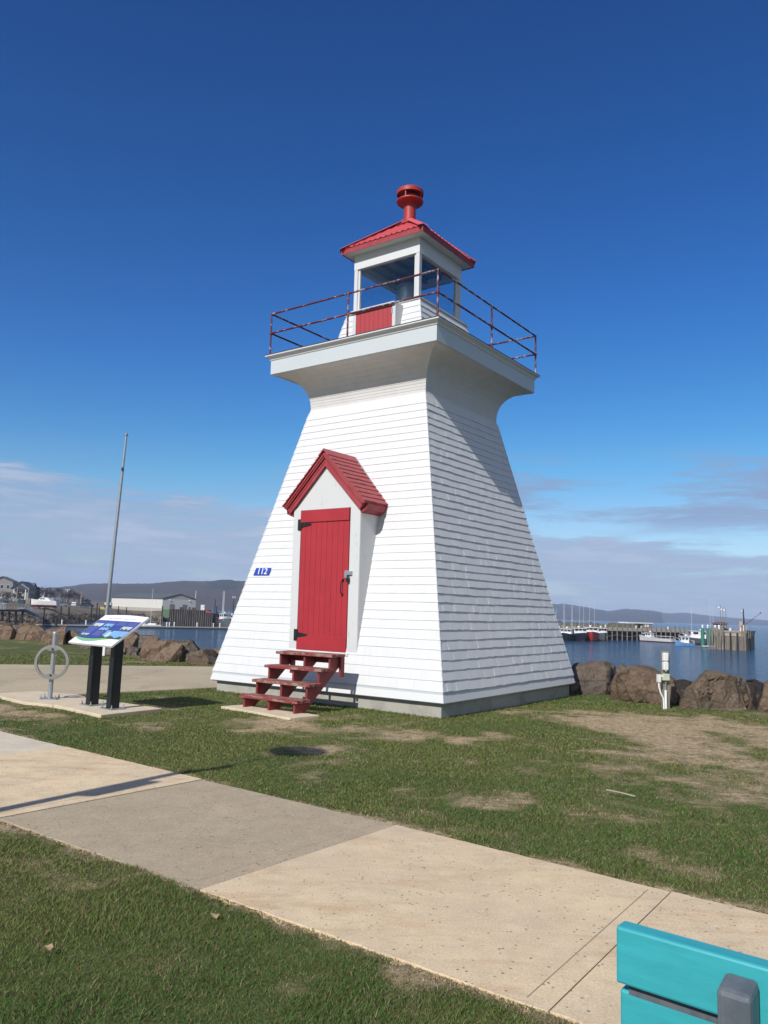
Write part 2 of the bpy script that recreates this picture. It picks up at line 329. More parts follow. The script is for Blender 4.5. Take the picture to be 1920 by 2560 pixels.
# ------------------------------------------------------------------ mesh tools
class MB:
    def __init__(s):s.v=[];s.f=[];s.m=[]
    def add(s,vs,fs,mi=0):
        o=len(s.v);s.v+= [tuple(v) for v in vs];s.f+=[tuple(i+o for i in f) for f in fs];s.m+=[mi]*len(fs);return s
    def hexa(s,p,mi=0):                                   # 8 points: bottom ring 0-3, top ring 4-7
        return s.add(p,[(3,2,1,0),(4,5,6,7),(0,1,5,4),(1,2,6,5),(2,3,7,6),(3,0,4,7)],mi)
    def box(s,c,d,rz=0,mi=0,rx=0):
        hx,hy,hz=d[0]/2,d[1]/2,d[2]/2
        P=[Vector((a*hx,b*hy,z*hz)) for z in(-1,1) for a,b in((-1,-1),(1,-1),(1,1),(-1,1))]
        m=Matrix.Rotation(rz,3,'Z')@Matrix.Rotation(rx,3,'X')
        return s.hexa([m@p+Vector(c) for p in P],mi)
    def bb(s,a,b,mi=0):
        return s.box([(a[i]+b[i])/2 for i in range(3)],[abs(b[i]-a[i]) for i in range(3)],0,mi)
    def tube(s,p0,p1,r0,r1=None,n=10,mi=0,cap=True):
        p0=Vector(p0);p1=Vector(p1);r1=r0 if r1 is None else r1
        d=(p1-p0).normalized();a=d.orthogonal().normalized();b=d.cross(a)
        vs=[];
        for p,r in((p0,r0),(p1,r1)):
            for i in range(n):
                t=2*math.pi*i/n;vs.append(p+(a*math.cos(t)+b*math.sin(t))*r)
        fs=[(i,(i+1)%n,n+(i+1)%n,n+i) for i in range(n)]
        if cap:fs+=[tuple(range(n-1,-1,-1)),tuple(range(n,2*n))]
        return s.add(vs,fs,mi)
    def path(s,pts,r,n=8,mi=0):
        for a,b in zip(pts,pts[1:]):s.tube(a,b,r,r,n,mi)
        return s
    def lathe(s,prof,c=(0,0,0),n=24,mi=0):
        vs=[];
        for r,z in prof:
            for i in range(n):
                t=2*math.pi*i/n;vs.append((c[0]+r*math.cos(t),c[1]+r*math.sin(t),c[2]+z))
        fs=[]
        for k in range(len(prof)-1):
            for i in range(n):fs.append((k*n+i,k*n+(i+1)%n,(k+1)*n+(i+1)%n,(k+1)*n+i))
        fs+=[tuple(range(n-1,-1,-1)),tuple(range((len(prof)-1)*n,len(prof)*n))]
        return s.add(vs,fs,mi)
    def prism(s,poly,off,mi=0):                           # closed polygon (3D points) swept along off
        n=len(poly);off=Vector(off);P=[Vector(p) for p in poly]
        nn=Vector((0,0,0))
        for i in range(n):nn+=P[i].cross(P[(i+1)%n])
        if nn.dot(off)>0:P=P[::-1]
        vs=P+[p+off for p in P]
        fs=[tuple(range(n)),tuple(range(2*n-1,n-1,-1))]+[((i+1)%n,i,n+i,n+(i+1)%n) for i in range(n)]
        return s.add(vs,fs,mi)
    def ring4(s,h0,z0,h1,z1,mi=0):                        # square frustum band, no caps
        vs=[(a*h,b*h,z) for h,z in((h0,z0),(h1,z1)) for a,b in((-1,-1),(1,-1),(1,1),(-1,1))]
        return s.add(vs,[(i,(i+1)%4,4+(i+1)%4,4+i) for i in range(4)],mi)
    def build(s,name,mat,parent=None,smooth=False,bevel=0,mw=None):
        me=bpy.data.meshes.new(name);me.from_pydata(s.v,[],s.f)
        for x in (mat if isinstance(mat,(list,tuple)) else [mat]):me.materials.append(x)
        if any(s.m):me.polygons.foreach_set('material_index',s.m)
        if smooth:me.polygons.foreach_set('use_smooth',[True]*len(s.f))
        me.update()
        o=bpy.data.objects.new(name,me);COL.objects.link(o)
        if parent is not None:o.parent=parent
        if mw is not None:o.matrix_world=mw
        if bevel:
            b=o.modifiers.new('bevel','BEVEL');b.width=bevel;b.segments=2;b.limit_method='ANGLE'
        if smooth:
            try:me.set_sharp_from_angle(angle=R(40))
            except Exception:pass
        return o
def tag(o,label=None,cat=None,group=None,kind=None):
    if label:o['label']=label
    if cat:o['category']=cat
    if group:o['group']=group
    if kind:o['kind']=kind
    return o
def thing(name,label,cat,loc=(0,0,0),rz=0,group=None,mw=None):
    o=bpy.data.objects.new(name,None);o.empty_display_size=.2;COL.objects.link(o)
    if mw is not None:o.matrix_world=mw
    else:o.location=loc;o.rotation_euler=(0,0,rz)
    return tag(o,label,cat,group)
def copy_tree(o,parent=None):
    c=o.copy();COL.objects.link(c)
    if parent is not None:c.parent=parent
    for ch in [x for x in COL.objects if x.parent==o]:copy_tree(ch,c)
    return c

# ------------------------------------------------------------------ ground
WZ=-5.0                                                    # water level
EDGE=[(-60,52),(-30,40),(-16.5,33.2),(-14.2,31.6),(-11,28.4),(-8,25.2),(-6,22.7),(-4.2,21.9),(-1,21.4),(2.2,19.6),(4.0,17.6),(4.8,16.3),(5.5,15.3),(6.4,14.8),(7.6,14.2),(10,12.2),(14,8),(19,0),(24,-14)]
SW_N=[(-7.95,9.89),(-6.2,8.57),(-4.45,7.25),(-2.70,5.93),(-.955,4.631),(.727,3.389),(2.387,2.129),(4.05,.87)]
SW_F=[(-6.97,11.63),(-5.17,10.23),(-3.366,8.829),(-1.565,7.438),(.167,6.116),(1.751,4.851),(3.371,3.601),(4.99,2.35)]
PAD1=[(-5.05,13.67),(-4.72,13.23),(-4.89,12.207),(-5.42,12.44),(-6.4,13.35),(-5.9,13.98)]
PAD2=[(-4.88,12.20),(-3.84,11.284),(-3.235,12.198),(-4.715,13.225)]
GRAV=[(-2.2,17.9),(-2.95,16.0),(-3.3,15.68),(-6.07,13.02),(-6.6,12.6),(-9,10.3),(-16,4.6),(-30,-6),(-46,8),(-30,13.6),(-20,16.4),(-9.2,19.53),(-4.4,21.1),(-2.3,20.6)]
STPAD=[(-2.47,12.79),(-1.25,11.70),(-.86,12.10),(-2.05,13.2)]
def inpoly(x,y,poly):
    ins=np.zeros_like(x,bool);n=len(poly)
    for i in range(n):
        x0,y0=poly[i];x1,y1=poly[(i+1)%n]
        if y0==y1:continue
        c=((y0>y)!=(y1>y))&(x<(x1-x0)*(y-y0)/(y1-y0)+x0);ins^=c
    return ins
def dist_poly(x,y,pts,closed=False):
    d=np.full(x.shape,1e9);P=list(pts)+([pts[0]] if closed else [])
    for (x0,y0),(x1,y1) in zip(P,P[1:]):
        dx,dy=x1-x0,y1-y0;t=np.clip(((x-x0)*dx+(y-y0)*dy)/(dx*dx+dy*dy),0,1)
        d=np.minimum(d,np.hypot(x-x0-t*dx,y-y0-t*dy))
    return d
LAND=EDGE+[(24,-30),(-80,-30),(-80,52)]
SWPOLY=SW_N+SW_F[::-1]
rs=np.random.RandomState(5)
def vnoise(x,y,f,seed):
    r=np.random.RandomState(seed).rand(64,64);a=x*f+7.3*seed;b=y*f+3.1*seed
    i=np.floor(a).astype(int);j=np.floor(b).astype(int);u=a-i;v=b-j;u=u*u*(3-2*u);v=v*v*(3-2*v)
    g=lambda p,q:r[p%64,q%64]
    return (g(i,j)*(1-u)+g(i+1,j)*u)*(1-v)+(g(i,j+1)*(1-u)+g(i+1,j+1)*u)*v
def fbm(x,y,f,seed,o=4):
    s=0;a=.5
    for k in range(o):s=s+a*vnoise(x,y,f*2**k,seed+k*3);a*=.5
    return s/(1-.5**o)
ELL=[ # x,y,rx,ry,angle,weight : dry or bare patches
 (4.6,10.6,1.75,3.6,-.55,1.3),(3.9,12.6,1.5,1.6,.2,1.25),(5.4,9.0,1.6,2.4,0,1.2),(3.3,9.6,1.0,1.4,.2,.8),(2.6,11.0,.55,.35,.4,.8),
 (.35,10.65,1.15,.55,-.35,.95),(1.7,10.9,.8,.4,-.3,.6),(-1.45,11.2,.75,.95,-.5,.95),(-.85,9.25,.55,.33,.5,1.0),(-2.9,10.75,.6,.35,-.3,.75),
 (.93,7.05,.34,.28,-.4,.85),(1.75,8.6,.5,.35,.1,.5),(-4.7,11.3,.75,.42,-.55,1.2),(-6.0,11.9,.9,.5,-.6,1.1),(2.4,8.3,.5,.5,0,.4),(1.1,8.9,.6,.3,0,.45),
 (-2.6,5.0,.35,.16,-.6,.45),(-8,22,1.5,.6,-.4,.5),(-5.2,20.9,.8,.35,0,.7)]
GRN=[(2.55,10.55,.95,.26,-.75,1.),(1.9,12.4,.8,1.3,.5,.8),(1.15,11.6,.7,.45,-.3,.6),(5.6,14.6,.7,.3,-.6,.5),(4.3,15.9,.7,.4,-.9,.6)]
def straw(x,y):
    n=fbm(x,y,1.1,2);n2=fbm(x,y,.33,9);s=(n2-.5)*.5+.12
    def el(e):
        cx_,cy_,rx,ry,a,wt=e;c,s_=math.cos(a),math.sin(a);dx=x-cx_;dy=y-cy_
        q=((dx*c+dy*s_)/rx)**2+((-dx*s_+dy*c)/ry)**2
        return wt*np.exp(-q*q*.9)
    add=0
    for e in ELL:add=np.maximum(add,el(e))
    sub=0
    for e in GRN:sub=np.maximum(sub,el(e))
    ds=dist_poly(x,y,SW_N);df=dist_poly(x,y,SW_F)
    e1=np.clip(1-ds/(.10+.30*fbm(x,y,1.7,21)),0,1)*.95;e2=np.clip(1-df/(.08+.16*fbm(x,y,1.7,31)),0,1)*.8
    s=s+add*.50-sub*.55
    s=np.maximum(s,np.maximum(e1,e2)*.8)+(n-.5)*.85+(fbm(x,y,3.6,61,3)-.5)*1.0
    return np.clip(s,0,1)
def gz(x,y):
    ins=inpoly(x,y,LAND);d=dist_poly(x,y,EDGE)
    insw=inpoly(x,y,SWPOLY);dsw=np.minimum(dist_poly(x,y,SW_N),dist_poly(x,y,SW_F))
    return np.where(ins,.012*(fbm(x,y,.8,4)-.5)*2+np.where(insw,-.01,.030*np.exp(-(dsw/.35)**2)),-np.clip((d-.7)*.9,0,9))
xs=np.concatenate([np.linspace(-80,-16,40)[:-1],np.linspace(-16,-8,54)[:-1],np.linspace(-8,9,215)[:-1],np.linspace(9,45,46)])
ys=np.concatenate([np.linspace(-30,0,16)[:-1],np.linspace(0,16,200)[:-1],np.linspace(16,40,110)[:-1],np.linspace(40,80,20)])
GX,GY=np.meshgrid(xs,ys);GZ=gz(GX,GY)
nx,ny=len(xs),len(ys)
idx=np.arange(nx*ny).reshape(ny,nx)
q=np.stack([idx[:-1,:-1],idx[:-1,1:],idx[1:,1:],idx[1:,:-1]],-1).reshape(-1,4)
def np_mesh(name,V,Q,mat,attrs={},smooth=False):
    me=bpy.data.meshes.new(name);me.vertices.add(len(V));me.vertices.foreach_set('co',np.asarray(V,np.float32).ravel())
    k=[len(f) for f in Q] if not isinstance(Q,np.ndarray) else None
    me.loops.add(Q.size);me.loops.foreach_set('vertex_index',Q.astype(np.int32).ravel())
    me.polygons.add(len(Q));me.polygons.foreach_set('loop_start',np.arange(0,Q.size,Q.shape[1],dtype=np.int32))
    if smooth:me.polygons.foreach_set('use_smooth',np.ones(len(Q),bool))
    for n,(t,d) in attrs.items():
        a=me.attributes.new(n,t,'POINT')
        a.data.foreach_set('value' if t=='FLOAT' else 'color',np.asarray(d,np.float32).ravel())
    me.materials.append(mat);me.update(calc_edges=True);me.validate()
    o=bpy.data.objects.new(name,me);COL.objects.link(o);return o
o=np_mesh('ground',np.stack([GX,GY,GZ],-1).reshape(-1,3),q,M['ground'],{'straw':('FLOAT',straw(GX,GY).ravel())},True);tag(o,kind='structure')

# gravel, pads, pavement
def sheet(name,poly,z0,z1,mat,bev=0):
    b=MB();b.prism([(p[0],p[1],z0) for p in poly],(0,0,z1-z0));return tag(b.build(name,mat,bevel=bev),kind='structure')
sheet('gravel_path',GRAV,-.3,.022,M['gravel'])
sheet('concrete_pad',PAD1,-.1,.040,M['pad'],.008);sheet('concrete_pad',PAD2,-.1,.046,M['pad'],.008)
sheet('concrete_pad',STPAD,-.1,.035,M['pad'],.008)
slabm=['slab_pale','slab_pale','slab_tan','slab_grey','slab_tan','slab_tan','slab_tan']
for k in range(7):
    a,b_,c,d=[Vector((*p,0)) for p in (SW_N[k],SW_N[k+1],SW_F[k+1],SW_F[k])]
    e=(b_-a).normalized()*.004
    a,b_,c,d=a+e,b_-e,c-e,d+e
    m=MB();zt=.032+.003*((k*7)%3)
    # tooled margin + field a hair higher
    P=[a,b_,c,d];ctr=sum(P,Vector())/4
    segs=[]                                                     # slightly ragged outer edge
    for i in range(4):
        s0,s1=P[i],P[(i+1)%4];nrm=(s1-s0).cross(Vector((0,0,1))).normalized()
        nn=26 if i%2==0 else 6
        for t in range(nn):
            j=(rnd.random()-.5)*(.010 if i%2==0 else .002) if t else 0
            segs.append(s0.lerp(s1,t/nn)+nrm*j)
    m.prism([(p.x,p.y,-.12) for p in segs],(0,0,zt+.12),0)
    u=(b_-a).normalized();v=(d-a).normalized()
    if slabm[k]!='slab_pale':
        for s0,s1,dr in((b_,c,-u),):
            if k in(2,3,4,5):
                g0_=s0+dr*.11+(s1-s0).normalized()*.05;g1_=s1+dr*.11-(s1-s0).normalized()*.05
                m.prism([(p.x,p.y,zt-.004) for p in(g0_,g0_+dr*.009,g1_+dr*.009,g1_)],(0,0,.0046),1)
    tag(m.build('sidewalk_slab',[M[slabm[k]],M['groove']],bevel=.004),kind='structure')
b=MB();b.prism([(p[0],p[1],-.11) for p in [(x,y+.03) for x,y in SW_N]+[(x,y-.03) for x,y in SW_F[::-1]]],(0,0,.118));tag(b.build('sidewalk_bed',M['joint']),kind='structure')

# grass blades: one sheet of countless blades, denser near the viewer
def grass():
    n=1500000
    # polar sampling in front of the viewer, wider than the view
    ang=rs.uniform(R(-34),R(34),n);rr=1.15*(26/1.15)**(rs.rand(n)**.92)
    x=rr*np.sin(ang);y=rr*np.cos(ang)
    m=inpoly(x,y,LAND)&~inpoly(x,y,SWPOLY)&~inpoly(x,y,PAD2)&~inpoly(x,y,PAD1)&~inpoly(x,y,GRAV)
    lx=(x-LO.x)*math.cos(TH)+(y-LO.y)*math.sin(TH);ly=-(x-LO.x)*math.sin(TH)+(y-LO.y)*math.cos(TH)
    m&=~((abs(lx)<2.50)&(abs(ly)<2.50))
    inst=inpoly(x,y,STPAD);m&=~(inst&(rs.rand(n)<.96))
    x,y,rr,lx,ly=x[m],y[m],rr[m],lx[m],ly[m]
    s=straw(x,y);dry=np.clip((s-.20)/.55,0,1)
    keep=rs.rand(len(x))<(1-.40*dry);x,y,rr,s,dry,lx,ly=[q[keep] for q in(x,y,rr,s,dry,lx,ly)]
    n=len(x)
    wall=(np.maximum(abs(lx),abs(ly))<2.85)
    clump=fbm(x,y,2.6,41)
    h=(.010+.024*rs.rand(n)**1.5)*(.35+1.15*clump)*(1-.5*dry)*np.where(wall,1.25,1)
    wd=np.maximum(.0016,rr*.00040)*(.6+.8*rs.rand(n))
    lie=(rs.rand(n)<.10+.55*dry);wd=wd*np.where(lie,1+.9*dry,1)
    h=np.where(lie,h*.22,h);lean=np.where(lie,.04,h*1.1)*(.3+1.0*rs.rand(n))
    a=rs.uniform(0,2*np.pi,n);f=rs.uniform(0,2*np.pi,n)
    z=gz(x,y)-.004
    ca,sa=np.cos(a)*wd,np.sin(a)*wd
    lx_,ly_=np.cos(f)*lean,np.sin(f)*lean
    V=np.empty((n,5,3),np.float32)
    V[:,0]=np.stack([x-ca,y-sa,z],-1);V[:,1]=np.stack([x+ca,y+sa,z],-1)
    V[:,2]=np.stack([x+ca*.75+lx_*.4,y+sa*.75+ly_*.4,z+h*.6],-1);V[:,3]=np.stack([x-ca*.75+lx_*.4,y-sa*.75+ly_*.4,z+h*.6],-1)
    V[:,4]=np.stack([x+lx_,y+ly_,z+h],-1)
    big=fbm(x,y,.5,51);t=rs.rand(n)
    g0=np.array([.080,.125,.024]);g1=np.array([.240,.280,.074]);g2=np.array([.068,.150,.030]);st=np.array([.62,.50,.30]);br=np.array([.13,.095,.05])
    c=g0+(g1-g0)*t[:,None];c=c+(g2-c)*np.clip((big-.48)*4,0,.8)[:,None]
    isdry=(rs.rand(n)<.26+.66*dry)
    dc=br+(st-br)*((rs.rand(n)**1.3)*(.38+.62*dry))[:,None]
    c=np.where(isdry[:,None],dc,c)
    C=np.ones((n,5,4),np.float32);C[:,:,:3]=c[:,None,:]
    base=np.arange(n)[:,None]*5
    Q=np.concatenate([base+np.array([[0,1,2,3]]),base+np.array([[3,2,4,4]])],0)
    # tips as triangles
    me=bpy.data.meshes.new('grass');me.vertices.add(n*5);me.vertices.foreach_set('co',V.ravel())
    li=np.concatenate([(base+np.array([[0,1,2,3]])).ravel(),(base+np.array([[3,2,4]])).ravel()]).astype(np.int32)
    ls=np.concatenate([np.arange(n)*4,4*n+np.arange(n)*3]).astype(np.int32)
    me.loops.add(len(li));me.loops.foreach_set('vertex_index',li);me.polygons.add(2*n);me.polygons.foreach_set('loop_start',ls)
    at=me.attributes.new('col','FLOAT_COLOR','POINT');at.data.foreach_set('color',C.ravel())
    me.materials.append(M['grass']);me.update(calc_edges=True)
    o=bpy.data.objects.new('grass',me);COL.objects.link(o);tag(o,'short green lawn grass with straw coloured dry blades','grass',kind='stuff')
grass()

# water out to the horizon
b=MB();b.add([(-40000,-3000,WZ),(40000,-3000,WZ),(40000,45000,WZ),(-40000,45000,WZ)],[(0,1,2,3)]);tag(b.build('water',M['water']),kind='structure')

# ------------------------------------------------------------------ hills
def hill(name,prof,Y,depth,xpad,seed,con=()):
    cols=220;rows=26
    px=np.array([p[0] for p in prof],float);py=np.array([p[1] for p in prof],float)
    X=np.linspace(px[0],px[-1],cols);yy=np.interp(X,px,py)
    V=[];A=[]
    for j in range(rows):
        t=j/(rows-1)
        for i in range(cols):
            p=at_dist(X[i],yy[i],Y);d=Vector((p.x,p.y,0)).normalized()
            H=p.z-WZ
            # front slope up to the ridge at t=.6, then down behind it
            s=math.sin(min(t/.6,1)*math.pi/2)**.8 if t<=.6 else 1-((t-.6)/.4)**2*.8
            e=mn.fractal(Vector((i*.07,j*.25,seed)),1,2,4)
            q=Vector((p.x,p.y,0))+d*(t-.6)*depth
            z=WZ-.6+(H+.6)*s*(1+.10*e*(1 if t<.55 else .0)) + (rnd.random()-.5)*(2.2 if t>.05 else 0)*Y/3000
            V.append((q.x,q.y,z))
            cc=0
            for (cx_,cy_,rx,ry) in con:
                if ((X[i]-cx_)/rx)**2+((t-cy_)/ry)**2<1+.8*e:cc=.9
            if t>.52 and t<.62 and mn.noise(Vector((X[i]*.02,seed,3.)))>-.1:cc=max(cc,.55)
            A.append(cc)
    I=np.arange(rows*cols).reshape(rows,cols)
    Q=np.stack([I[:-1,:-1],I[:-1,1:],I[1:,1:],I[1:,:-1]],-1).reshape(-1,4)
    o=np_mesh(name,np.array(V),Q,M['hill'],{'conifer':('FLOAT',A)},True);tag(o,kind='structure')
hill('hills',[(-500,1490),(-200,1482),(60,1474),(150,1468),(200,1464),(270,1461),(330,1460),(400,1460),(460,1456),(540,1453),(620,1455),(760,1462),(900,1480),(1000,1490)],2300,1500,0,2,[(555,.38,45,.20),(420,.45,18,.07)])
hill('hills',[(900,1500),(1200,1508),(1380,1510),(1404,1511.5),(1428,1513),(1461,1518),(1495,1524),(1522,1528),(1549,1525.5),(1596,1525),(1630,1526.5),(1654,1532)],4200,2000,0,5)
hill('hills',[(1600,1533),(1654,1532),(1671,1533.5),(1698,1532.5),(1732,1534),(1765,1539),(1800,1542),(1833,1545),(1866,1547),(1900,1549.5),(1930,1552),(1990,1558),(2050,1563)],5600,2000,0,8)

# ------------------------------------------------------------------ boulders
def boulder(label,base,outline,thick,mat,seed,lumps=None,group='boulders along the shore edge',twist=0.):
    """base: photo point where the rock meets the turf; outline(s): its silhouette in photo points"""
    bp=on_level(base[0],base[1],-.05);Yd=bp.y+thick*.45
    rr=random.Random(seed);bm=bmesh.new();dn=Vector((bp.x,bp.y,0)).normalized()   # the rock's depth axis
    outs=[outline]+(lumps or [])
    for k,ol in enumerate(outs):
        P=[at_dist(x,y,Yd+(.12*k)) for x,y in ol]
        c=sum(P,Vector())/len(P);vs=[]
        th=thick*(1 if k==0 else .8)
        tz,tx_=rr.uniform(.25,.6),rr.uniform(-.45,.45)
        for p in P:
            vs.append(p+dn*(rr.uniform(-.10,.12)*th))
            f=rr.uniform(.84,.97);q=c.lerp(p,f)
            vs.append(q+dn*(-th*.40+(q.z-c.z)*tz+(q.x-c.x)*tx_))
            q=c.lerp(p,rr.uniform(.6,.85));vs.append(q+dn*(th*rr.uniform(.4,.6)))
        # foot under the ground
        for p in list(P):
            if p.z<c.z:vs.append(Vector((p.x,p.y,-.35))+dn*(rr.uniform(-.35,.4)*th))
        tmp=bmesh.new()
        for p in vs:tmp.verts.new(p)
        h=bmesh.ops.convex_hull(tmp,input=tmp.verts)
        bmesh.ops.delete(tmp,geom=[g for g in set(h['geom_interior'])|set(h['geom_unused']) if isinstance(g,bmesh.types.BMVert)],context='VERTS')
        cc_=sum((v.co for v in tmp.verts),Vector())/len(tmp.verts)
        for q_ in range(5):
            nv=Vector((rr.uniform(-1,1),rr.uniform(-1.3,.1),rr.uniform(-.15,.75))).normalized()
            sup=max((v.co-cc_).dot(nv) for v in tmp.verts)
            bmesh.ops.bisect_plane(tmp,geom=tmp.verts[:]+tmp.edges[:]+tmp.faces[:],plane_co=cc_+nv*sup*rr.uniform(.72,.90),plane_no=nv,clear_outer=True)
            bmesh.ops.holes_fill(tmp,edges=[e for e in tmp.edges if len(e.link_faces)==1])
        bmesh.ops.triangulate(tmp,faces=tmp.faces)
        for it in range(5):
            es=[e for e in tmp.edges if e.calc_length()>(.115 if Yd<20 else .13)]
            if not es:break
            bmesh.ops.subdivide_edges(tmp,edges=es,cuts=1,use_grid_fill=True)
            bmesh.ops.triangulate(tmp,faces=[f for f in tmp.faces if len(f.verts)>3])
        tmp.normal_update()
        sz=max(.35,(max(v.co.z for v in tmp.verts)-min(v.co.z for v in tmp.verts)))
        for v in tmp.verts:
            p=v.co*1.6+Vector((seed*3.1,0,k*5))
            # ridged large-scale facets, then grain
            c1=mn.cell(Vector((p.x*.8,p.y*.8,p.z*1.1)))
            d=(abs(mn.noise(p*.9))-.2)*.09*sz+c1*.05*sz+mn.fractal(p*3.0,1,2.1,5)*.026*sz
            v.co+=v.normal*(-d)
        me=bpy.data.meshes.new('t');tmp.to_mesh(me);tmp.free();bm.from_mesh(me);bpy.data.meshes.remove(me)
    xs_=[v.co.x for v in bm.verts];ys_=[v.co.y for v in bm.verts]
    org=Vector(((min(xs_)+max(xs_))/2,(min(ys_)+max(ys_))/2,0))
    for v in bm.verts:v.co-=org
    me=bpy.data.meshes.new('boulder');bm.to_mesh(me);bm.free();me.materials.append(mat)
    o=bpy.data.objects.new('boulder',me);o.location=org;COL.objects.link(o);return tag(o,label,'boulder',group)
gF=lambda *p:[(1360+x*.33755,1480+y*.33755) for x,y in p]
gG=lambda *p:[(x*.38578,1400+y*.38578) for x,y in p]
boulder('dark brown boulder in two broken lumps beside the right corner of the lighthouse',gF((400,778))[0],gF((200,800),(195,600),(225,548),(330,535),(400,520),(440,512),(520,532),(538,600),(528,700),(500,790),(400,790)),1.6,M['rock_grey'],3,[gF((330,700),(400,640),(470,690),(420,780),(300,790),(280,680))])
boulder('small brown boulder peeking up in the gap between two big ones',gF((575,715))[0],gF((520,800),(530,560),(575,540),(605,548),(622,600),(640,800)),1.2,M['rock'],7)
boulder('tall reddish brown slab boulder behind the white utility post',gF((750,848))[0],gF((505,800),(518,650),(548,602),(635,585),(640,546),(700,543),(790,560),(860,590),(920,620),(950,640),(985,745),(992,860),(760,860)),1.5,M['rock'],12)
boulder('flat dark boulder lying low in the gap right of the utility post',gF((1030,735))[0],gF((955,845),(968,668),(1020,652),(1085,648),(1110,685),(1110,845)),1.6,M['rock_shade_dark'],15)
boulder('large peaked boulder with pale bird droppings at the far right',gF((1250,900))[0],gF((990,865),(1002,800),(1080,690),(1160,625),(1190,585),(1240,578),(1300,590),(1400,625),(1475,655),(1500,740),(1505,910),(1250,900)),1.5,M['rock_spot'],21)
boulder('dark boulder set back in the black gap beside the droppings stained one',gF((1560,770))[0],gF((1470,905),(1485,648),(1560,650),(1622,690),(1640,905)),2.2,M['rock_shade_dark'],24)
boulder('boulder cut by the right edge of the photo',gF((1640,925))[0],gF((1575,925),(1602,790),(1640,680),(1700,640),(1800,640),(1850,760),(1850,930)),1.4,M['rock'],28)
L=[('brown boulder lying farthest left, half out of the photo',(45,524),((-90,520),(-80,420),(0,405),(70,425),(105,460),(100,520)),2.2,'rock'),
('low grey boulder behind the two leftmost brown ones',(50,470),((-40,470),(-30,402),(30,398),(80,410),(120,430),(115,470)),2.0,'rock_grey'),
('two humped brown boulder left of the ring bike rack',(190,530),((80,525),(95,470),(130,420),(165,412),(200,425),(250,425),(290,450),(300,490),(275,520)),2.2,'rock'),
('brown boulder right behind the bike rack post',(380,560),((268,530),(275,490),(300,455),(400,438),(430,435),(425,480),(430,545)),2.0,'rock'),
('reddish boulder between the bike rack and the sign panel',(465,560),((420,545),(425,490),(440,462),(480,455),(520,470),(530,500),(530,575)),2.0,'rock'),
('small grey boulder in the dark under the left of the sign panel',(560,585),((500,580),(510,545),(560,535),(600,545),(610,585)),1.2,'rock_grey'),
('grey boulder seen between the two black sign legs',(720,625),((655,622),(660,540),(690,520),(745,520),(760,625)),1.2,'rock_grey'),
('tan boulder just right of the right sign leg',(840,600),((770,600),(800,500),(815,470),(880,462),(905,490),(890,560),(880,605)),1.8,'rock'),
('flat slab boulder with a black shadowed end by the water',(950,560),((820,570),(830,495),(900,490),(1030,486),(1035,512),(1020,560)),1.8,'rock_grey'),
('small dark boulder wedged in front of the flat slab',(855,630),((815,628),(820,575),(860,562),(895,568),(890,632)),1.0,'rock_grey'),
('biggest reddish brown boulder on the left shore, broad and flat faced',(1000,672),((885,640),(895,590),(915,535),(960,518),(1060,515),(1150,510),(1175,520),(1190,580),(1180,660),(1060,672)),1.9,'rock'),
('dark split boulder leaning on the biggest left one',(1215,675),((1130,672),(1180,530),(1185,518),(1250,528),(1280,570),(1292,590),(1240,640),(1215,678)),1.4,'rock_grey'),
('rounded brown boulder beside the left skirt of the lighthouse',(1300,690),((1230,680),(1232,620),(1255,592),(1300,580),(1360,582),(1400,600),(1400,690)),1.4,'rock'),
('reddish boulder lying back by the water near the lighthouse',(1390,620),((1330,620),(1340,585),(1390,575),(1450,580),(1470,620)),1.2,'rock'),
('small pale grey block touching the skirt of the lighthouse',(1385,682),((1345,680),(1348,605),(1405,600),(1440,610),(1440,685)),.9,'rock_grey')]
for i,(lab,bs,ol,th,mt) in enumerate(L):boulder(lab,gG(bs)[0],gG(*ol),th,M[mt],40+i*3)
# ------------------------------------------------------------------ lighthouse
WA,WB=2.65138,.22760
hw=lambda z:WA-WB*z
LH=thing('lighthouse','white shingled square lighthouse with red lantern roof, red door and railed gallery','lighthouse',mw=LMAT)
b=MB();b.hexa([(a*2.50,c*2.50,z) for z in(-.6,.26) for a,c in((-1,-1),(1,-1),(1,1),(-1,1))]);b.build('foundation',M['found'],LH)
b=MB()
b.ring4(2.512,.231,2.567,.231);b.ring4(2.567,.231,2.567,.405);b.ring4(2.567,.405,2.53,.412)
b.build('skirt_board',M['bluewhite'],LH)
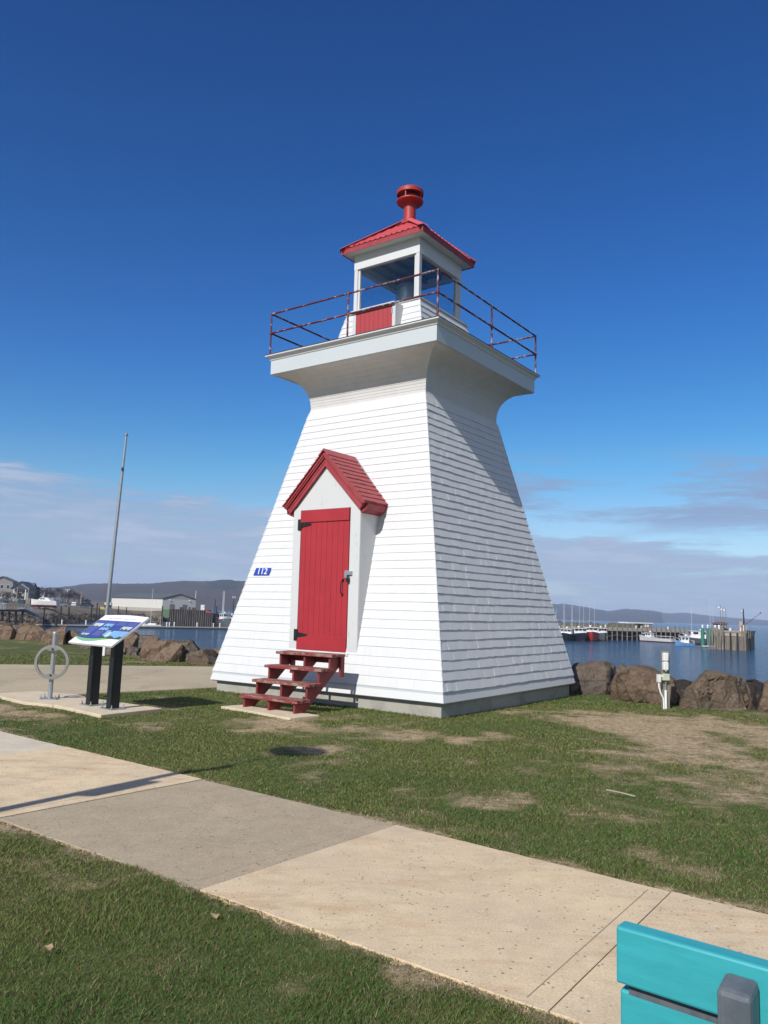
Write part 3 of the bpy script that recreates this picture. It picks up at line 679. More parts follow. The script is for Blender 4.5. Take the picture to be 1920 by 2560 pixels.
# shingle courses, every shingle its own tapered piece
def rot4(k):
    c,s=[(1,0),(0,1),(-1,0),(0,-1)][k];return lambda x,y,z:(x*c-y*s,x*s+y*c,z)
tops=[.409]
while tops[-1]<5.50:
    t=tops[-1];tops.append(t+.166-.028*min(1,t/2.2))
tops=[.409+(t-.409)*(5.52-.409)/(tops[-1]-.409) for t in tops]
b=MB();tone=[];r2=random.Random(5)
b.ring4(hw(.25),.25,hw(5.75),5.75);tone+=[.5]*8
def course(z0,z1,k,hwf,butt=.013,wmin=.09,wmax=.21):
    T=rot4(k);h0=hwf(z0)+.006;s=-h0-.02
    wav=r2.uniform(0,9)
    while s<h0:
        wd=r2.uniform(wmin,wmax);s1=s+wd
        q_=.35 if k==0 else 1.;o0=butt+(.0045 if k==1 else 0)+q_*r2.uniform(-.002,.0030);o1=.0035
        dz=(2.0 if k==1 else q_)*r2.uniform(-.003,.003)+(.005 if k==1 else .0025)*math.sin(s*2+wav);tn=r2.random()
        zt=z1+.02
        cl=lambda v,z:max(-hwf(z)-o0,min(hwf(z)+o0,v))
        g=.0004 if k==0 else .0006
        a0,a1=cl(s+g,z0),cl(s1-g,z0);c0,c1=cl(s+g,zt),cl(s1-g,zt)
        if a1-a0>.004:
            P=[]
            H0,H1=hwf(z0),hwf(zt)
            pts=[(-H0-o0,a0,z0+dz),(-H0-o0,a1,z0+dz),(-H0+.004,a1,z0+dz),(-H0+.004,a0,z0+dz),
                 (-H1-o1,c0,zt),(-H1-o1,c1,zt),(-H1+.004,c1,zt),(-H1+.004,c0,zt)]
            b.hexa([T(p[0],-p[1],p[2]) for p in pts]);tone.extend([tn]*8)
        s=s1
for i in range(len(tops)-1):
    for k in range(4):course(tops[i],tops[i+1],k,hw)
ob=b.build('shingle_wall',M['shingle'],LH)
at_=ob.data.attributes.new('tone','FLOAT','POINT');at_.data.foreach_set('value',tone)
# curved cove of narrow boards under the gallery
prof=[(1.372,5.50),(1.374,5.66),(1.384,5.77),(1.412,5.885),(1.455,5.985),(1.515,6.075),(1.590,6.15),(1.69,6.215),(1.80,6.262),(1.955,6.287)]
fine=[]
for (h0,z0),(h1,z1) in zip(prof,prof[1:]):
    for t in (0,.5):fine.append((h0+(h1-h0)*t,z0+(z1-z0)*t))
fine.append(prof[-1])
b=MB()
for (h0,z0),(h1,z1) in zip(fine,fine[1:]):
    n=Vector((h1-h0,z1-z0)).normalized();o=.0045
    b.ring4(h0+n.y*o,z0-n.x*o,h1,z1);b.ring4(h1,z1,h1+n.y*o,z1-n.x*o)
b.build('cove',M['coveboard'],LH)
b=MB();b.ring4(1.90,6.30,1.965,6.288);b.ring4(1.965,6.288,1.967,6.572)
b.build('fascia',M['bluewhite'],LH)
b=MB();pc=[(1.967,6.570),(1.982,6.575),(1.990,6.60),(2.012,6.628),(2.040,6.642),(2.056,6.645),(2.056,6.668),(1.9,6.672)]
for (h0,z0),(h1,z1) in zip(pc,pc[1:]):b.ring4(h0,z0,h1,z1)
b.build('cornice',M['white'],LH)
b=MB();b.hexa([(a*2.062,c*2.062,z) for z in(6.670,6.682) for a,c in((-1,-1),(1,-1),(1,1),(-1,1))]);b.build('gallery_deck',plain('dark_deck_membrane',(.06,.06,.065,1),.8),LH)

# porch with gable roof
PX=-2.449
porch=MB()
z0,zs=.895,3.42
def wu(z):return -hw(z)+.05
for s,vv in((1,.745),(-1,-.795)):                            # side cheeks
    e=.02*s
    porch.prism([(PX+.012,vv-e,z0),(wu(z0)+.02,vv-e,z0),(wu(3.5)+.02,vv-e,3.5),(PX+.012,vv-e,3.5)],(0,e,0))
PEAK=4.215
porch.prism([(PX+.02,.745,3.395),(PX+.02,-.795,3.395),(PX+.02,-.03,PEAK)],(-.016,0,0))        # gable board
porch.bb((PX-.004,.565,z0),(PX+.03,.742,3.43));porch.bb((PX-.004,-.575,z0),(PX+.03,-.792,3.43))   # jambs
porch.bb((PX+.05,.56,3.40),(PX+.005,-.57,3.46))
porch.bb((PX-.03,.60,z0-.045),(PX+.12,-.62,z0+.002))                                       # sill
po=porch.build('porch',M['white_old'],LH,bevel=.003)
b=MB();b.bb((PX+.10,.57,z0),(PX+.13,-.58,3.41));b.build('door_recess',M['black'],po)
# roof: two slopes of red shingle courses
RZ=4.435;EV=.935;EZ=3.475;UF=PX-.105
rf=MB();sl=Vector((0,EV,EZ-RZ));SLn=sl.length;sl.normalize();ncr=11
for s in(1,-1):
    d=Vector((0,sl.y*s,sl.z));nr=Vector((0,-sl.z*s,sl.y)) if s>0 else Vector((0,sl.z,sl.y))
    nr=Vector((0,math.copysign(abs(sl.z),s),abs(sl.y)))
    for k in range(ncr):
        a=k/ncr*SLn;c=(k+1)/ncr*SLn+.005
        p0=Vector((0,0,RZ))+d*(a-.03 if k else a);p1=Vector((0,0,RZ))+d*c
        # each row made of a handful of shakes of slightly different butts
        us=[UF]
        ub=lambda z:-hw(z)+.06
        end=ub(p0.z)
        while us[-1]<end-.16:us.append(us[-1]+r2.uniform(.11,.2))
        us.append(end)
        for ua,uc in zip(us,us[1:]):
            t=.018+r2.uniform(-.003,.004);e=r2.uniform(-.006,.008)
            q=[(ua+.001,*(p0+nr*.002)[1:]),(uc-.001,*(p0+nr*.002)[1:]),(uc-.001,*(p1+d*e+nr*.006)[1:]),(ua+.001,*(p1+d*e+nr*.006)[1:])]
            q2=[(ua+.001,*(p0+nr*.010)[1:]),(uc-.001,*(p0+nr*.010)[1:]),(uc-.001,*(p1+d*e+nr*(.010+t))[1:]),(ua+.001,*(p1+d*e+nr*(.010+t))[1:])]
            rf.hexa(q+q2)
    # roof boarding under the shakes
    A=Vector((0,0,RZ-.004));B=Vector((0,0,RZ-.004))+d*SLn
    rf.hexa([(UF+.03,*(A-nr*.03)[1:]),(ub(A.z),*(A-nr*.03)[1:]),(ub(B.z),*(B-nr*.03)[1:]),(UF+.03,*(B-nr*.03)[1:]),
             (UF+.03,*A[1:]),(ub(A.z),*A[1:]),(ub(B.z),*B[1:]),(UF+.03,*B[1:])])
    # ridge board
    rf.hexa([(UF-.01,0,RZ+.012),(-hw(RZ)+.05,0,RZ+.012),(-hw(RZ)+.05,*(Vector((0,0,RZ+.012))+d*.15)[1:]),(UF-.01,*(Vector((0,0,RZ+.012))+d*.15)[1:]),
             (UF-.01,0,RZ+.04),(-hw(RZ)+.05,0,RZ+.04),(-hw(RZ)+.05,*(Vector((0,0,RZ+.012))+d*.15+nr*.022)[1:]),(UF-.01,*(Vector((0,0,RZ+.012))+d*.15+nr*.022)[1:])])
ro=rf.build('porch_roof',M['red_shingle'],LH)
rk=MB()
for s in(1,-1):
    d=Vector((0,sl.y*s,sl.z));nr=Vector((0,math.copysign(abs(sl.z),s),abs(sl.y)))
    def band(off0,off1,ua,uc,l0=0.,l1=SLn):
        # strip along the slope between depths off0..off1 below the roof, from u=ua to uc
        def pt(l,o):
            p=Vector((0,0,RZ))+d*l-nr*o
            if l==l0:                                           # mitre at the ridge
                p=Vector((0,0,RZ-o/abs(sl.y)))
            return p
        a,bq,c,e=pt(l0,off0),pt(l1,off0),pt(l1,off1),pt(l0,off1)
        rk.hexa([(ua,*a[1:]),(ua,*bq[1:]),(ua,*c[1:]),(ua,*e[1:]),(uc,*a[1:]),(uc,*bq[1:]),(uc,*c[1:]),(uc,*e[1:])])
    band(.031,.058,UF+.003,UF+.09);band(.058,.085,UF+.022,UF+.095);band(.085,.190,UF+.055,UF+.102)
    band(.115,.135,UF+.045,UF+.06)
    # eave box running back to the wall
    e0=Vector((0,0,RZ))+d*SLn
    y0=e0.y;zc=e0.z-.03
    ue=-hw(zc-.1)+.03
    yi=.765*s if s>0 else -.80
    rk.prism([(PX+.001,y0,zc),(PX+.001,y0-.02*s,zc-.10),(PX+.001,yi,zc-.16),(PX+.001,yi,zc+.10)],(ue-PX,0,0))
rk.build('rake_board',M['red_trim'],ro,bevel=.003)
fl=MB();fl.prism([(-hw(3.46)-.02,-.955,3.46),(-hw(3.46)-.02,-1.0,3.44),(-hw(4.44)-.02,-.03,4.465),(-hw(4.44)-.02,0.02,4.465)],(.012,0,0));fl.build('roof_flashing',M['steel'],ro)
# door of vertical boards, hinges, handle, lock
dr=MB();D0,D1=.912,3.388;vl,vr=.555,-.562;nb=9
for k in range(nb):
    a=vl+(vr-vl)*k/nb;c=vl+(vr-vl)*(k+1)/nb
    dr.bb((PX-.006,a-.004,D0+.01),(PX+.045,c+.004,D1-.01))
dr.bb((PX+.0,vl-.002,D0+.01),(PX+.04,vr+.002,D1-.01))
dr.bb((PX-.026,vl,D1-.215),(PX-.004,vr,D1));dr.bb((PX-.020,vl,D0),(PX-.004,vr,D0+.25))
do=dr.build('entrance_door',M['red_door'],LH,bevel=.003)
for zh in(3.135,1.165):
    h=MB();h.bb((PX-.018,.565,zh-.10),(PX-.002,.625,zh+.10));h.bb((PX-.024,.535,zh-.085),(PX-.010,.57,zh+.085));h.tube((PX-.018,.565,zh-.10),(PX-.018,.565,zh+.10),.014)
    h.prism([(PX-.010,.555,zh-.05),(PX-.010,.555,zh+.05),(PX-.010,.33,zh+.018),(PX-.010,.31,zh),(PX-.010,.33,zh-.018)],(-.012,0,0))
    h.build('hinge',M['black'],do)
h=MB();h.path([(PX-.006,-.455,2.13),(PX-.06,-.452,2.10),(PX-.062,-.445,1.93),(PX-.006,-.45,1.885)],.009);h.lathe([(.022,0),(.022,.006)],(PX-.012,-.455,2.13),10);h.tube((PX-.008,-.455,2.135),(PX-.014,-.455,2.135),.028);h.tube((PX-.008,-.45,1.88),(PX-.014,-.45,1.88),.024)
h.build('handle',M['black'],do)
h=MB();h.bb((PX-.022,-.49,2.17),(PX-.006,-.58,2.30));h.bb((PX-.030,-.575,2.22),(PX-.006,-.655,2.285));h.build('hasp',M['steel'],do)
h=MB();h.bb((PX-.055,-.555,2.10),(PX-.022,-.61,2.165));h.path([(PX-.038,-.565,2.16),(PX-.038,-.567,2.215),(PX-.038,-.598,2.215),(PX-.038,-.60,2.16)],.007);h.build('padlock',M['black'],do)

# lantern room
LZ=6.68
lbh=lambda z:.892+(7.64-z)*.235
b=MB();tone=[];b.ring4(lbh(6.68),6.68,lbh(7.63),7.63);tone+=[.5]*8
zc=[6.68+.135*i for i in range(8)];zc[-1]=7.63
for i in range(7):
    for k in range(4):course(zc[i],zc[i+1],k,lbh,.014,.10,.22)
ob=b.build('lantern_base',M['shingle'],LH)
at_=ob.data.attributes.new('tone','FLOAT','POINT');at_.data.foreach_set('value',tone)
b=MB();b.hexa([(a*.925,c*.925,z) for z in(7.632,7.672) for a,c in((-1,-1),(1,-1),(1,1),(-1,1))]);b.hexa([(a*.87,c*.87,z) for z in(7.672,7.715) for a,c in((-1,-1),(1,-1),(1,1),(-1,1))])
b.build('lantern_sill',M['white_old'],LH)
# hatch dormer
HX=-1.20
b=MB()
b.bb((HX,.50,LZ),(-.95,.425,7.50));b.bb((HX,-.462,LZ),(-.95,-.535,7.52));b.bb((HX-.035,.535,7.495),(-.86,-.53,7.555))
b.prism([(HX+.01,-.525,LZ),(-lbh(LZ)+.04,-.525,LZ),(-lbh(7.5)+.04,-.525,7.5),(HX+.01,-.525,7.5)],(0,-.012,0))
b.prism([(HX+.01,.50,LZ),(-lbh(LZ)+.04,.50,LZ),(-lbh(7.5)+.04,.50,7.5),(HX+.01,.50,7.5)],(0,.012,0))
hf=b.build('hatch_surround',M['white_old'],LH)
b=MB()
for k in range(8):
    a=.422+(-.46-.422)*k/8;c=.422+(-.46-.422)*(k+1)/8;b.bb((HX+.004,a-.002,LZ+.01),(HX+.05,c+.002,7.488))
hd=b.build('hatch_door',M['hatch'],LH,bevel=.002)
h=MB();h.bb((HX-.006,-.44,7.33),(HX+.003,-.475,7.43));h.build('hinge',M['steel'],hd)
# posts, header, panes
for sx_ in(-1,1):
    for sy in(-1,1):
        b=MB();b.box((sx_*.765,sy*.765,8.18),(.085,.085,.945));b.box((sx_*.70,sy*.755,8.18),(.05,.05,.93));b.box((sx_*.755,sy*.70,8.18),(.05,.05,.93));b.build('corner_post',M['white_old'],LH,bevel=.003)
b=MB()
for k in range(4):
    T=rot4(k);pts=[(-.815,-.815),(-.66,-.66)]
    b.hexa([T(*p) for p in[(-.812,-.812,8.64),(-.70,-.70,8.64),(-.70,.70,8.64),(-.812,.812,8.64),(-.812,-.812,9.0),(-.70,-.70,9.0),(-.70,.70,9.0),(-.812,.812,9.0)]])
b.build('lantern_header',M['white'],LH)
b=MB();b.ring4(.805,8.955,.985,8.955);b.ring4(.985,8.955,.985,8.962);b.build('soffit',M['white'],LH)
b=MB();b.hexa([(a*.70,c*.70,z) for z in(8.80,8.84) for a,c in((-1,-1),(1,-1),(1,1),(-1,1))])
for k in(-.35,0,.35):b.bb((-.69,k-.03,8.70),(.69,k+.03,8.80))
b.build('ceiling',plain('dark_lantern_ceiling',(.17,.18,.19,1),.8),LH)
for k in range(4):
    T=rot4(k);b=MB();b.hexa([T(*p) for p in[(-.742,-.70,7.716),(-.736,-.70,7.716),(-.736,.70,7.716),(-.742,.70,7.716),(-.742,-.70,8.638),(-.736,-.70,8.638),(-.736,.70,8.638),(-.742,.70,8.638)]])
    b.build('window_pane',M['glass'],LH)
b=MB();b.lathe([(.27,7.72),(.27,7.80),(.235,7.81),(.235,8.02),(.25,8.03),(.25,8.06),(.235,8.07),(.235,8.33),(.26,8.34),(.26,8.37),(.20,8.43),(.02,8.46)],(0,0,0),28);b.build('beacon_lamp',M['lamp_grey'],LH,True)
# hip roof of ribbed metal
RA=9.86;RE=9.055;RH=1.0
b=MB()
b.ring4(RH-.01,8.955,RH,8.955);b.ring4(RH,8.955,RH+.004,RE)
for k in range(4):
    T=rot4(k);nrib=15
    # corrugated sheet: strips with raised ribs
    us=[]
    for i in range(nrib):
        c=-RH+2*RH*(i+.5)/nrib;p=2*RH/nrib
        us+=[(c-p*.5,0),(c-p*.16,0),(c-p*.09,.022),(c+p*.09,.022),(c+p*.16,0)]
    us.append((RH,0))
    vs=[];fs=[]
    for (s,o) in us:
        s=max(-RH,min(RH,s));t=1-abs(s)/RH                # how far up the strip runs before the hip
        for q in(0,1):
            f=t*q
            h=(RH+.025)*(1-f);z=RE+(RA-RE)*f+o
            vs.append(T(-h,s*(1 if q==0 else 1) if abs(s)<=h else math.copysign(h,s),z))
    for i in range(len(us)-1):fs.append((2*i,2*i+1,2*i+3,2*i+2))
    b.add(vs,fs)
hr=b.build('lantern_roof',M['red_metal'],LH)
for k in range(4):
    T=rot4(k);b=MB()
    p0=Vector(T(-RH-.03,-RH-.03,RE+.02));p1=Vector(T(-.13,-.13,RA-.06+.02));d=(p1-p0).normalized();sd_=d.cross(Vector((0,0,1))).normalized()
    for s in(1,-1):
        o=(sd_*s*.105-Vector((0,0,.040)))
        b.hexa([p0,p0+o,p1+o,p1,p0+Vector((0,0,.012)),p0+o+Vector((0,0,.012)),p1+o+Vector((0,0,.012)),p1+Vector((0,0,.012))])
    b.build('hip_cap',M['red_metal'],hr)
b=MB();b.ring4(.30,9.665,.125,9.80);b.ring4(.125,9.80,.12,9.86);b.build('roof_cap',M['red_vent'],hr)
b=MB();b.ring4(RH-.012,8.950,RH+.008,8.946);b.ring4(RH+.008,8.946,RH+.012,9.052);b.ring4(RH+.012,9.052,RH-.02,9.056);b.build('eave_board',M['red_trim'],hr)
# ventilator
b=MB();b.lathe([(.128,9.66),(.128,10.22),(.15,10.235),(.27,10.245),(.287,10.262),(.287,10.285),(.262,10.288),(.262,10.27),(.20,10.275),(.185,10.33),(.165,10.40),(.02,10.405)],(0,0,0),32)
ve=b.build('ventilator',M['red_vent'],LH,True)
b=MB();b.lathe([(.02,10.47),(.265,10.462),(.270,10.425),(.286,10.425),(.288,10.50),(.26,10.53),(.12,10.56),(.01,10.565)],(0,0,0),32);b.build('ventilator_cap',M['red_vent'],ve,True)
for k in range(4):
    t=k*math.pi/2+.2;b=MB();b.tube((.245*math.cos(t),.245*math.sin(t),10.27),(.245*math.cos(t),.245*math.sin(t),10.465),.016,n=8);b.build('strut',M['red_vent'],ve)
# gallery railing
rail=bpy.data.objects.new('gallery_railing',None);COL.objects.link(rail);rail.parent=LH
RHW=1.985
for (x,y) in [(-1,-1),(-1,0),(-1,1),(0,1),(1,1),(1,0),(1,-1),(0,-1)]:
    b=MB();b.tube((x*RHW,y*RHW,6.675),(x*RHW,y*RHW,7.565),.0185,n=10);b.tube((x*RHW,y*RHW,6.68),(x*RHW,y*RHW,6.70),.04,n=10)
    b.lathe([(.026,-.03),(.028,0),(.026,.03)],(x*RHW,y*RHW,7.145),10);b.build('post',M['pipe'],rail,True)
for k in range(4):
    T=rot4(k)
    for z,e in((7.55,.0),(7.145,.02)):
        b=MB();b.tube(T(-RHW,-RHW-e,z),T(-RHW,RHW+e,z),.0185,n=10);b.build('rail',M['pipe'],rail,True)

# number plate 112
TXT={}
def text_mesh(s,size,extr=.002,bold=0):
    cu=bpy.data.curves.new('t','FONT');cu.body=s;cu.size=size;cu.extrude=extr;cu.align_x='CENTER';cu.align_y='CENTER';cu.offset=bold
    o=bpy.data.objects.new('t',cu);COL.objects.link(o)
    bpy.context.view_layer.update()
    me=bpy.data.meshes.new_from_object(o.evaluated_get(bpy.context.evaluated_depsgraph_get()))
    bpy.data.objects.remove(o);bpy.data.curves.remove(cu);return me
bat=math.atan(WB)
zc_=2.312;pl=thing('number_plate','blue plate with white number 112 on the shingles left of the red door','number plate',
    mw=LMAT@Matrix.Translation((-hw(zc_)-.022,1.775,zc_))@Matrix.Rotation(R(-90),4,'Z')@Matrix.Rotation(math.pi/2-bat,4,'X'))
b=MB();b.prism([(-.225,-.073,0),(.190,-.073,0),(.215,.073,0),(-.185,.073,0)],(0,0,.004));b.build('plate',M['sign_blue'],pl)
me=text_mesh('112',.165,.001,.001);me.materials.append(M['sign_white']);o=bpy.data.objects.new('digits',me);COL.objects.link(o);o.parent=pl;o.location=(0,0,.006);o.scale=(1.12,1,1)
sh=Matrix.Shear('XY',4,(.16,0));me.transform(Matrix(((1,.06,0,0),(0,1,0,0),(0,0,1,0),(0,0,0,1))))

# wooden steps
st=thing('wooden_steps','four worn red wooden steps on open stringers below the red door','steps',mw=LMAT)
TR=[(-4.085,.262),(-3.815,.487),(-3.545,.703),(-3.285,.917)]
GZ0=.055
for i,(u,z) in enumerate(TR):
    b=MB();dep=.335 if i==3 else .30
    b.bb((u,.275,z-.045),(u+dep*.485,-.945,z));b.bb((u+dep*.515,.275,z-.045),(u+dep,-.945,z));b.build('tread',M['tread'],st,bevel=.004)
for v in(.20,-.33,-.86):
    pts=[(-4.045,GZ0),(-4.045,.215),(-3.775,.215),(-3.775,.440),(-3.505,.440),(-3.505,.656),(-3.245,.656),(-3.245,.870),(-2.955,.870),(-2.955,.76),(-3.845,GZ0-.01)]
    b=MB();b.prism([(u,v-.02,z) for u,z in pts],(0,.04,0));b.build('stringer',M['step'],st)
for v in(.20,-.86):
    b=MB();b.bb((-3.03,v-.065,.55),(-2.94,v-.022,.868));b.build('back_post',M['step'],st)
b=MB();b.bb((-2.99,.24,.76),(-2.952,-.91,.868));b.build('ledger',M['step'],st)

# ------------------------------------------------------------------ sign, rack, poles, bench
def bolts(b,pts,z):
    for x,y in pts:b.tube((x,y,z),(x,y,z+.055),.008,n=8);b.tube((x,y,z+.004),(x,y,z+.020),.016,n=6)
SA=R(-39.74);e_=Vector((math.cos(SA),math.sin(SA),0));m_=Vector((e_.y,-e_.x,0))
sg=thing('information_sign','tilted blue and white information panel on two black legs standing on a concrete pad','sign',(-4.115,12.125,0),SA)
# local: x along the panel, -y toward the reader
tilt=math.atan2(.208,.296)
PF=Matrix.Translation((0,0,1.187))@Matrix.Rotation(tilt,4,'X')
def pbox(name,x0,y0,x1,y1,z0,z1,mat,par,poly=None):
    b=MB()
    if poly:b.prism([PF@Vector((x,y,z0)) for x,y in poly],(PF.to_3x3()@Vector((0,0,z1-z0))))
    else:b.hexa([PF@Vector((x,y,z)) for z in(z0,z1) for x,y in((x0,y0),(x1,y0),(x1,y1),(x0,y1))])
    return b.build(name,mat,par)
W_,H_=.60,.362
pan=pbox('panel',-W_,-H_,W_,H_,-.028,0,M['sign_white'],sg,poly=[(-W_,-H_),(W_,-H_),(W_,H_)]+[(W_*(1-2*t/8),H_+.030*math.sin(math.pi*t/8)) for t in range(1,8)]+[(-W_,H_)])
cb=plain('panel_indigo',(.055,.075,.27,1),.35,var=.05);cl_=plain('panel_text_lilac',(.125,.15,.37,1),.35,var=.04);cs=plain('panel_photo_sky',(.22,.42,.72,1),.35,var=.1);cp=plain('panel_photo_pale',(.52,.60,.58,1),.35,var=.15);cd=plain('panel_photo_dark',(.10,.085,.07,1),.35);cg=plain('panel_green_wave',(.20,.50,.10,1),.35,var=.05);ct=plain('panel_teal_wave',(.25,.42,.45,1),.35,var=.1);cgr=plain('panel_grey_lettering',(.50,.51,.53,1),.4,var=.05);cm=plain('panel_meadow',(.07,.10,.05,1),.4)
wav=[(-W_+.004+2*(W_-.004)*t/20,-.205-.05*math.sin(t/20*math.pi*1.25+.25)*(1-.25*t/20)) for t in range(21)]
pbox('blue_field',0,0,0,0,.0005,.0015,cb,pan,poly=[(x,y+.012) for x,y in wav]+[(W_-.02,.232),(-W_+.01,.232)])
pbox('green_wave',0,0,0,0,.0005,.003,cg,pan,poly=[(x,y+.012) for x,y in wav]+[(x,y-.012-.010*math.sin(i/20*3.1)) for i,(x,y) in list(enumerate(wav))[::-1]])
pbox('teal_wave',0,0,0,0,.0005,.002,ct,pan,poly=[(x,y-.010) for x,y in wav[:15]]+[(x,y-.012-.045*math.sin(i/14*3.1)) for i,(x,y) in list(enumerate(wav))[:15][::-1]])
# four columns of text blocks and pictures as on the panel
tx=[(-.56,.165,-.30,.215),(-.27,.165,-.02,.215),(.03,.12,.28,.205),(.31,.12,.56,.205),(-.56,-.055,-.33,.045),(-.56,-.10,-.33,-.06),(-.25,-.155,-.03,-.045)]
for x0,y0,x1,y1 in tx:
    b=MB();n=max(2,int((y1-y0)/.018))
    for k in range(n):
        ya=y0+(y1-y0)*k/n;b.hexa([PF@Vector((x,y,z)) for z in(.0015,.0025) for x,y in((x0,ya+.003),(x1-.03*((k*7)%3)/3,ya+.003),(x1-.03*((k*7)%3)/3,ya+.0145),(x0,ya+.0145))])
    b.build('text_block',cl_,pan)
for x0,y0,x1,y1,ma,mb_,spl in((-.55,.055,-.31,.15,cp,cd,.3),(-.25,.05,-.02,.15,cs,cd,.55),(-.25,-.04,-.02,.045,cs,cd,.5),(-.555,-.185,-.34,-.115,cp,cd,.6),(.28,.0,.53,.10,cp,cd,.55),(.02,-.21,.585,-.015,cs,cm,.42)):
    f=pbox('photo',x0,y0,x1,y1,.0016,.003,ma,pan)
    b=MB();n=7;P=[(x0,y0)]+[(x1,y0)]+[(x1-(x1-x0)*k/n,y0+(y1-y0)*spl*(.6+.4*math.sin(k*2.1+x0*9))) for k in range(n+1)]
    for z in(.003,):b.prism([PF@Vector((x,y,z)) for x,y in P],PF.to_3x3()@Vector((0,0,.001)))
    b.build('photo_foreground',mb_,f)
pbox('photo_lighthouse',0,0,0,0,.0042,.0052,plain('panel_lighthouse_cream',(.66,.66,.55,1),.4),pan,poly=[(.10,-.16),(.20,-.16),(.175,-.05),(.135,-.05)])
pbox('photo_lighthouse_top',0,0,0,0,.0042,.0052,cd,pan,poly=[(.13,-.048),(.18,-.048),(.17,-.015),(.14,-.015)])
b=MB();rt=random.Random(9);x=-.36                    # the heading is too blurred to read in the photo: word-long grey strokes
while x<.36:
    for k in range(rt.randint(3,9)):
        h=rt.choice((.022,.022,.034));b.hexa([PF@Vector((x+a_,.275+c_,z)) for z in(.0006,.0016) for a_,c_ in((0,0),(.0065,0),(.0065,h),(0,h))]);x+=.0125
    x+=.018
tag(b.build('title_lettering',cgr,pan),kind='stuff')
for x in(.30,.36,.46,.50):
    b=MB();b.hexa([PF@Vector((x+a,-.325+c,z)) for z in(.0003,.0015) for a,c in((0,0),(.03,0),(.03,.02),(0,.02))]);b.build('logo',cgr,pan)
for x in(-.282,.282):
    b=MB();lo=.055
    zt=lambda y:1.187-.03+y*math.tan(tilt)
    for (w0,y0,y1) in((.052,-.075,.075),):
        b.hexa([(x-w0,y0,lo),(x+w0,y0,lo),(x+w0,y1,lo),(x-w0,y1,lo),(x-w0,y0,zt(y0)),(x+w0,y0,zt(y0)),(x+w0,y1,zt(y1)),(x-w0,y1,zt(y1))])
    b.bb((x-.058,-.081,lo),(x+.058,-.069,.78))
    lg=b.build('leg',M['post_black'],sg,bevel=.006)
    f=MB();f.bb((x-.15,-.13,.0465),(x+.15,.13,.058));bolts(f,[(x-.125,-.10),(x+.125,-.10),(x-.125,.10),(x+.125,.10)],.058);f.build('base_plate',M['steel'],lg)

br=thing('bike_rack','grey post with round metal ring for locking bicycles, bolted to a concrete pad','bike rack',(-5.235,12.93,0),R(8))
b=MB();b.lathe([(.036,.04),(.036,1.05),(.041,1.052),(.041,1.085),(.036,1.098),(.01,1.102)],(0,0,0),20);b.build('post',M['steel'],br,True)
b=MB();n=48;ring=[]
for i in range(n):
    t=2*math.pi*i/n;ring.append((math.cos(t),math.sin(t)))
V=[];F=[];sec=[(.262,-.022),(.266,0),(.262,.022),(.222,.024),(.216,0),(.222,-.024)]
for (c,s_) in ring:
    for r_,y in sec:V.append((c*r_,-.062+y,.622+s_*r_*1.03))
for i in range(n):
    for j in range(6):F.append((i*6+j,((i+1)%n)*6+j,((i+1)%n)*6+(j+1)%6,i*6+(j+1)%6))
b.add(V,F)
for s_ in(1,-1):                                            # crescent lugs where the ring is bolted on
    P=[(.232*math.cos(t),.622+s_*.232*1.03*math.sin(t)) for t in [R(60+60*k/10) for k in range(11)]]
    P+=[(-.116+.232*k/6,.622+s_*(.207-.030*math.sin(math.pi*k/6))) for k in range(7)]
    b.prism([(x,-.084,z) for x,z in P],(0,.044,0))
b.build('ring',M['rack_ring'],br,True)
for z in(.622+.205,.622-.205):
    b=MB();b.tube((0,-.085,z),(0,-.094,z),.016,n=6);b.build('bolt',M['post_black'],br)
b=MB();b.bb((-.13,-.13,.0405),(.13,.13,.052));bolts(b,[(-.11,-.11),(.11,-.11),(.11,.11),(-.11,.11)],.052);b.build('base_plate',M['steel'],br)

fp=thing('flagpole','tall bare grey metal flagpole behind the information sign','flagpole',(-8.37,24.31,0))
b=MB();b.tube((0,0,0),(.10,0,3.2),.062,.052,12);b.tube((.10,0,3.2),(.185,0,5.7),.050,.043,12);b.tube((.185,0,5.7),(.222,0,6.80),.040,.034,12);b.build('pole',M['steel'],fp,True)
b=MB();b.lathe([(.05,0),(.06,.03),(.03,.09),(.008,.10)],(.222,0,6.79),12);b.build('truck_cap',M['steel'],fp,True)
b=MB();b.box((.02,-.05,.28),(.17,.12,.56));b.build('cleat_box',M['pvc'],fp)
b=MB();b.box((.20,-.04,5.72),(.05,.10,.10));b.build('halyard_bracket',M['black'],fp)

ut=thing('utility_post','short grey wooden post with white outlet boxes and white conduit by the boulders','utility post',(5.345,14.93,0),R(10))
b=MB();b.box((0,.04,.52),(.115,.115,1.05));b.build('post',worn('silvered_post_wood',(.23,.215,.17,1),(.13,.12,.10,1),.9,5,.8,.2,sc=(2,2,.3)),ut,bevel=.008)
for z in(.945,.78):
    b=MB();b.prism([(-.095,-.018,z-.075),(.0,-.018,z-.075),(.0,-.018,z+.075),(-.095,-.018,z+.075)],(0,-.07,0));b.bb((-.062,-.08,z-.098),(-.03,-.03,z-.076));b.build('outlet_cover',M['pvc'],ut,bevel=.012)
b=MB();b.bb((-.115,-.10,.515),(.015,-.018,.635));b.build('junction_box',M['box_green'],ut,bevel=.01)
b=MB();b.bb((-.215,-.09,.485),(-.158,-.03,.625));b.tube((-.16,-.06,.585),(-.11,-.06,.585),.017);b.path([(-.187,-.06,.49),(-.185,-.06,.40),(-.15,-.06,.28),(-.105,-.06,.20),(-.09,-.06,.12),(-.09,-.06,-.02)],.016,10);b.build('conduit',M['pvc'],ut,True)
b=MB();b.tube((-.045,-.05,-.02),(-.045,-.05,.34),.024);b.build('riser_pipe',M['pvc'],ut,True)
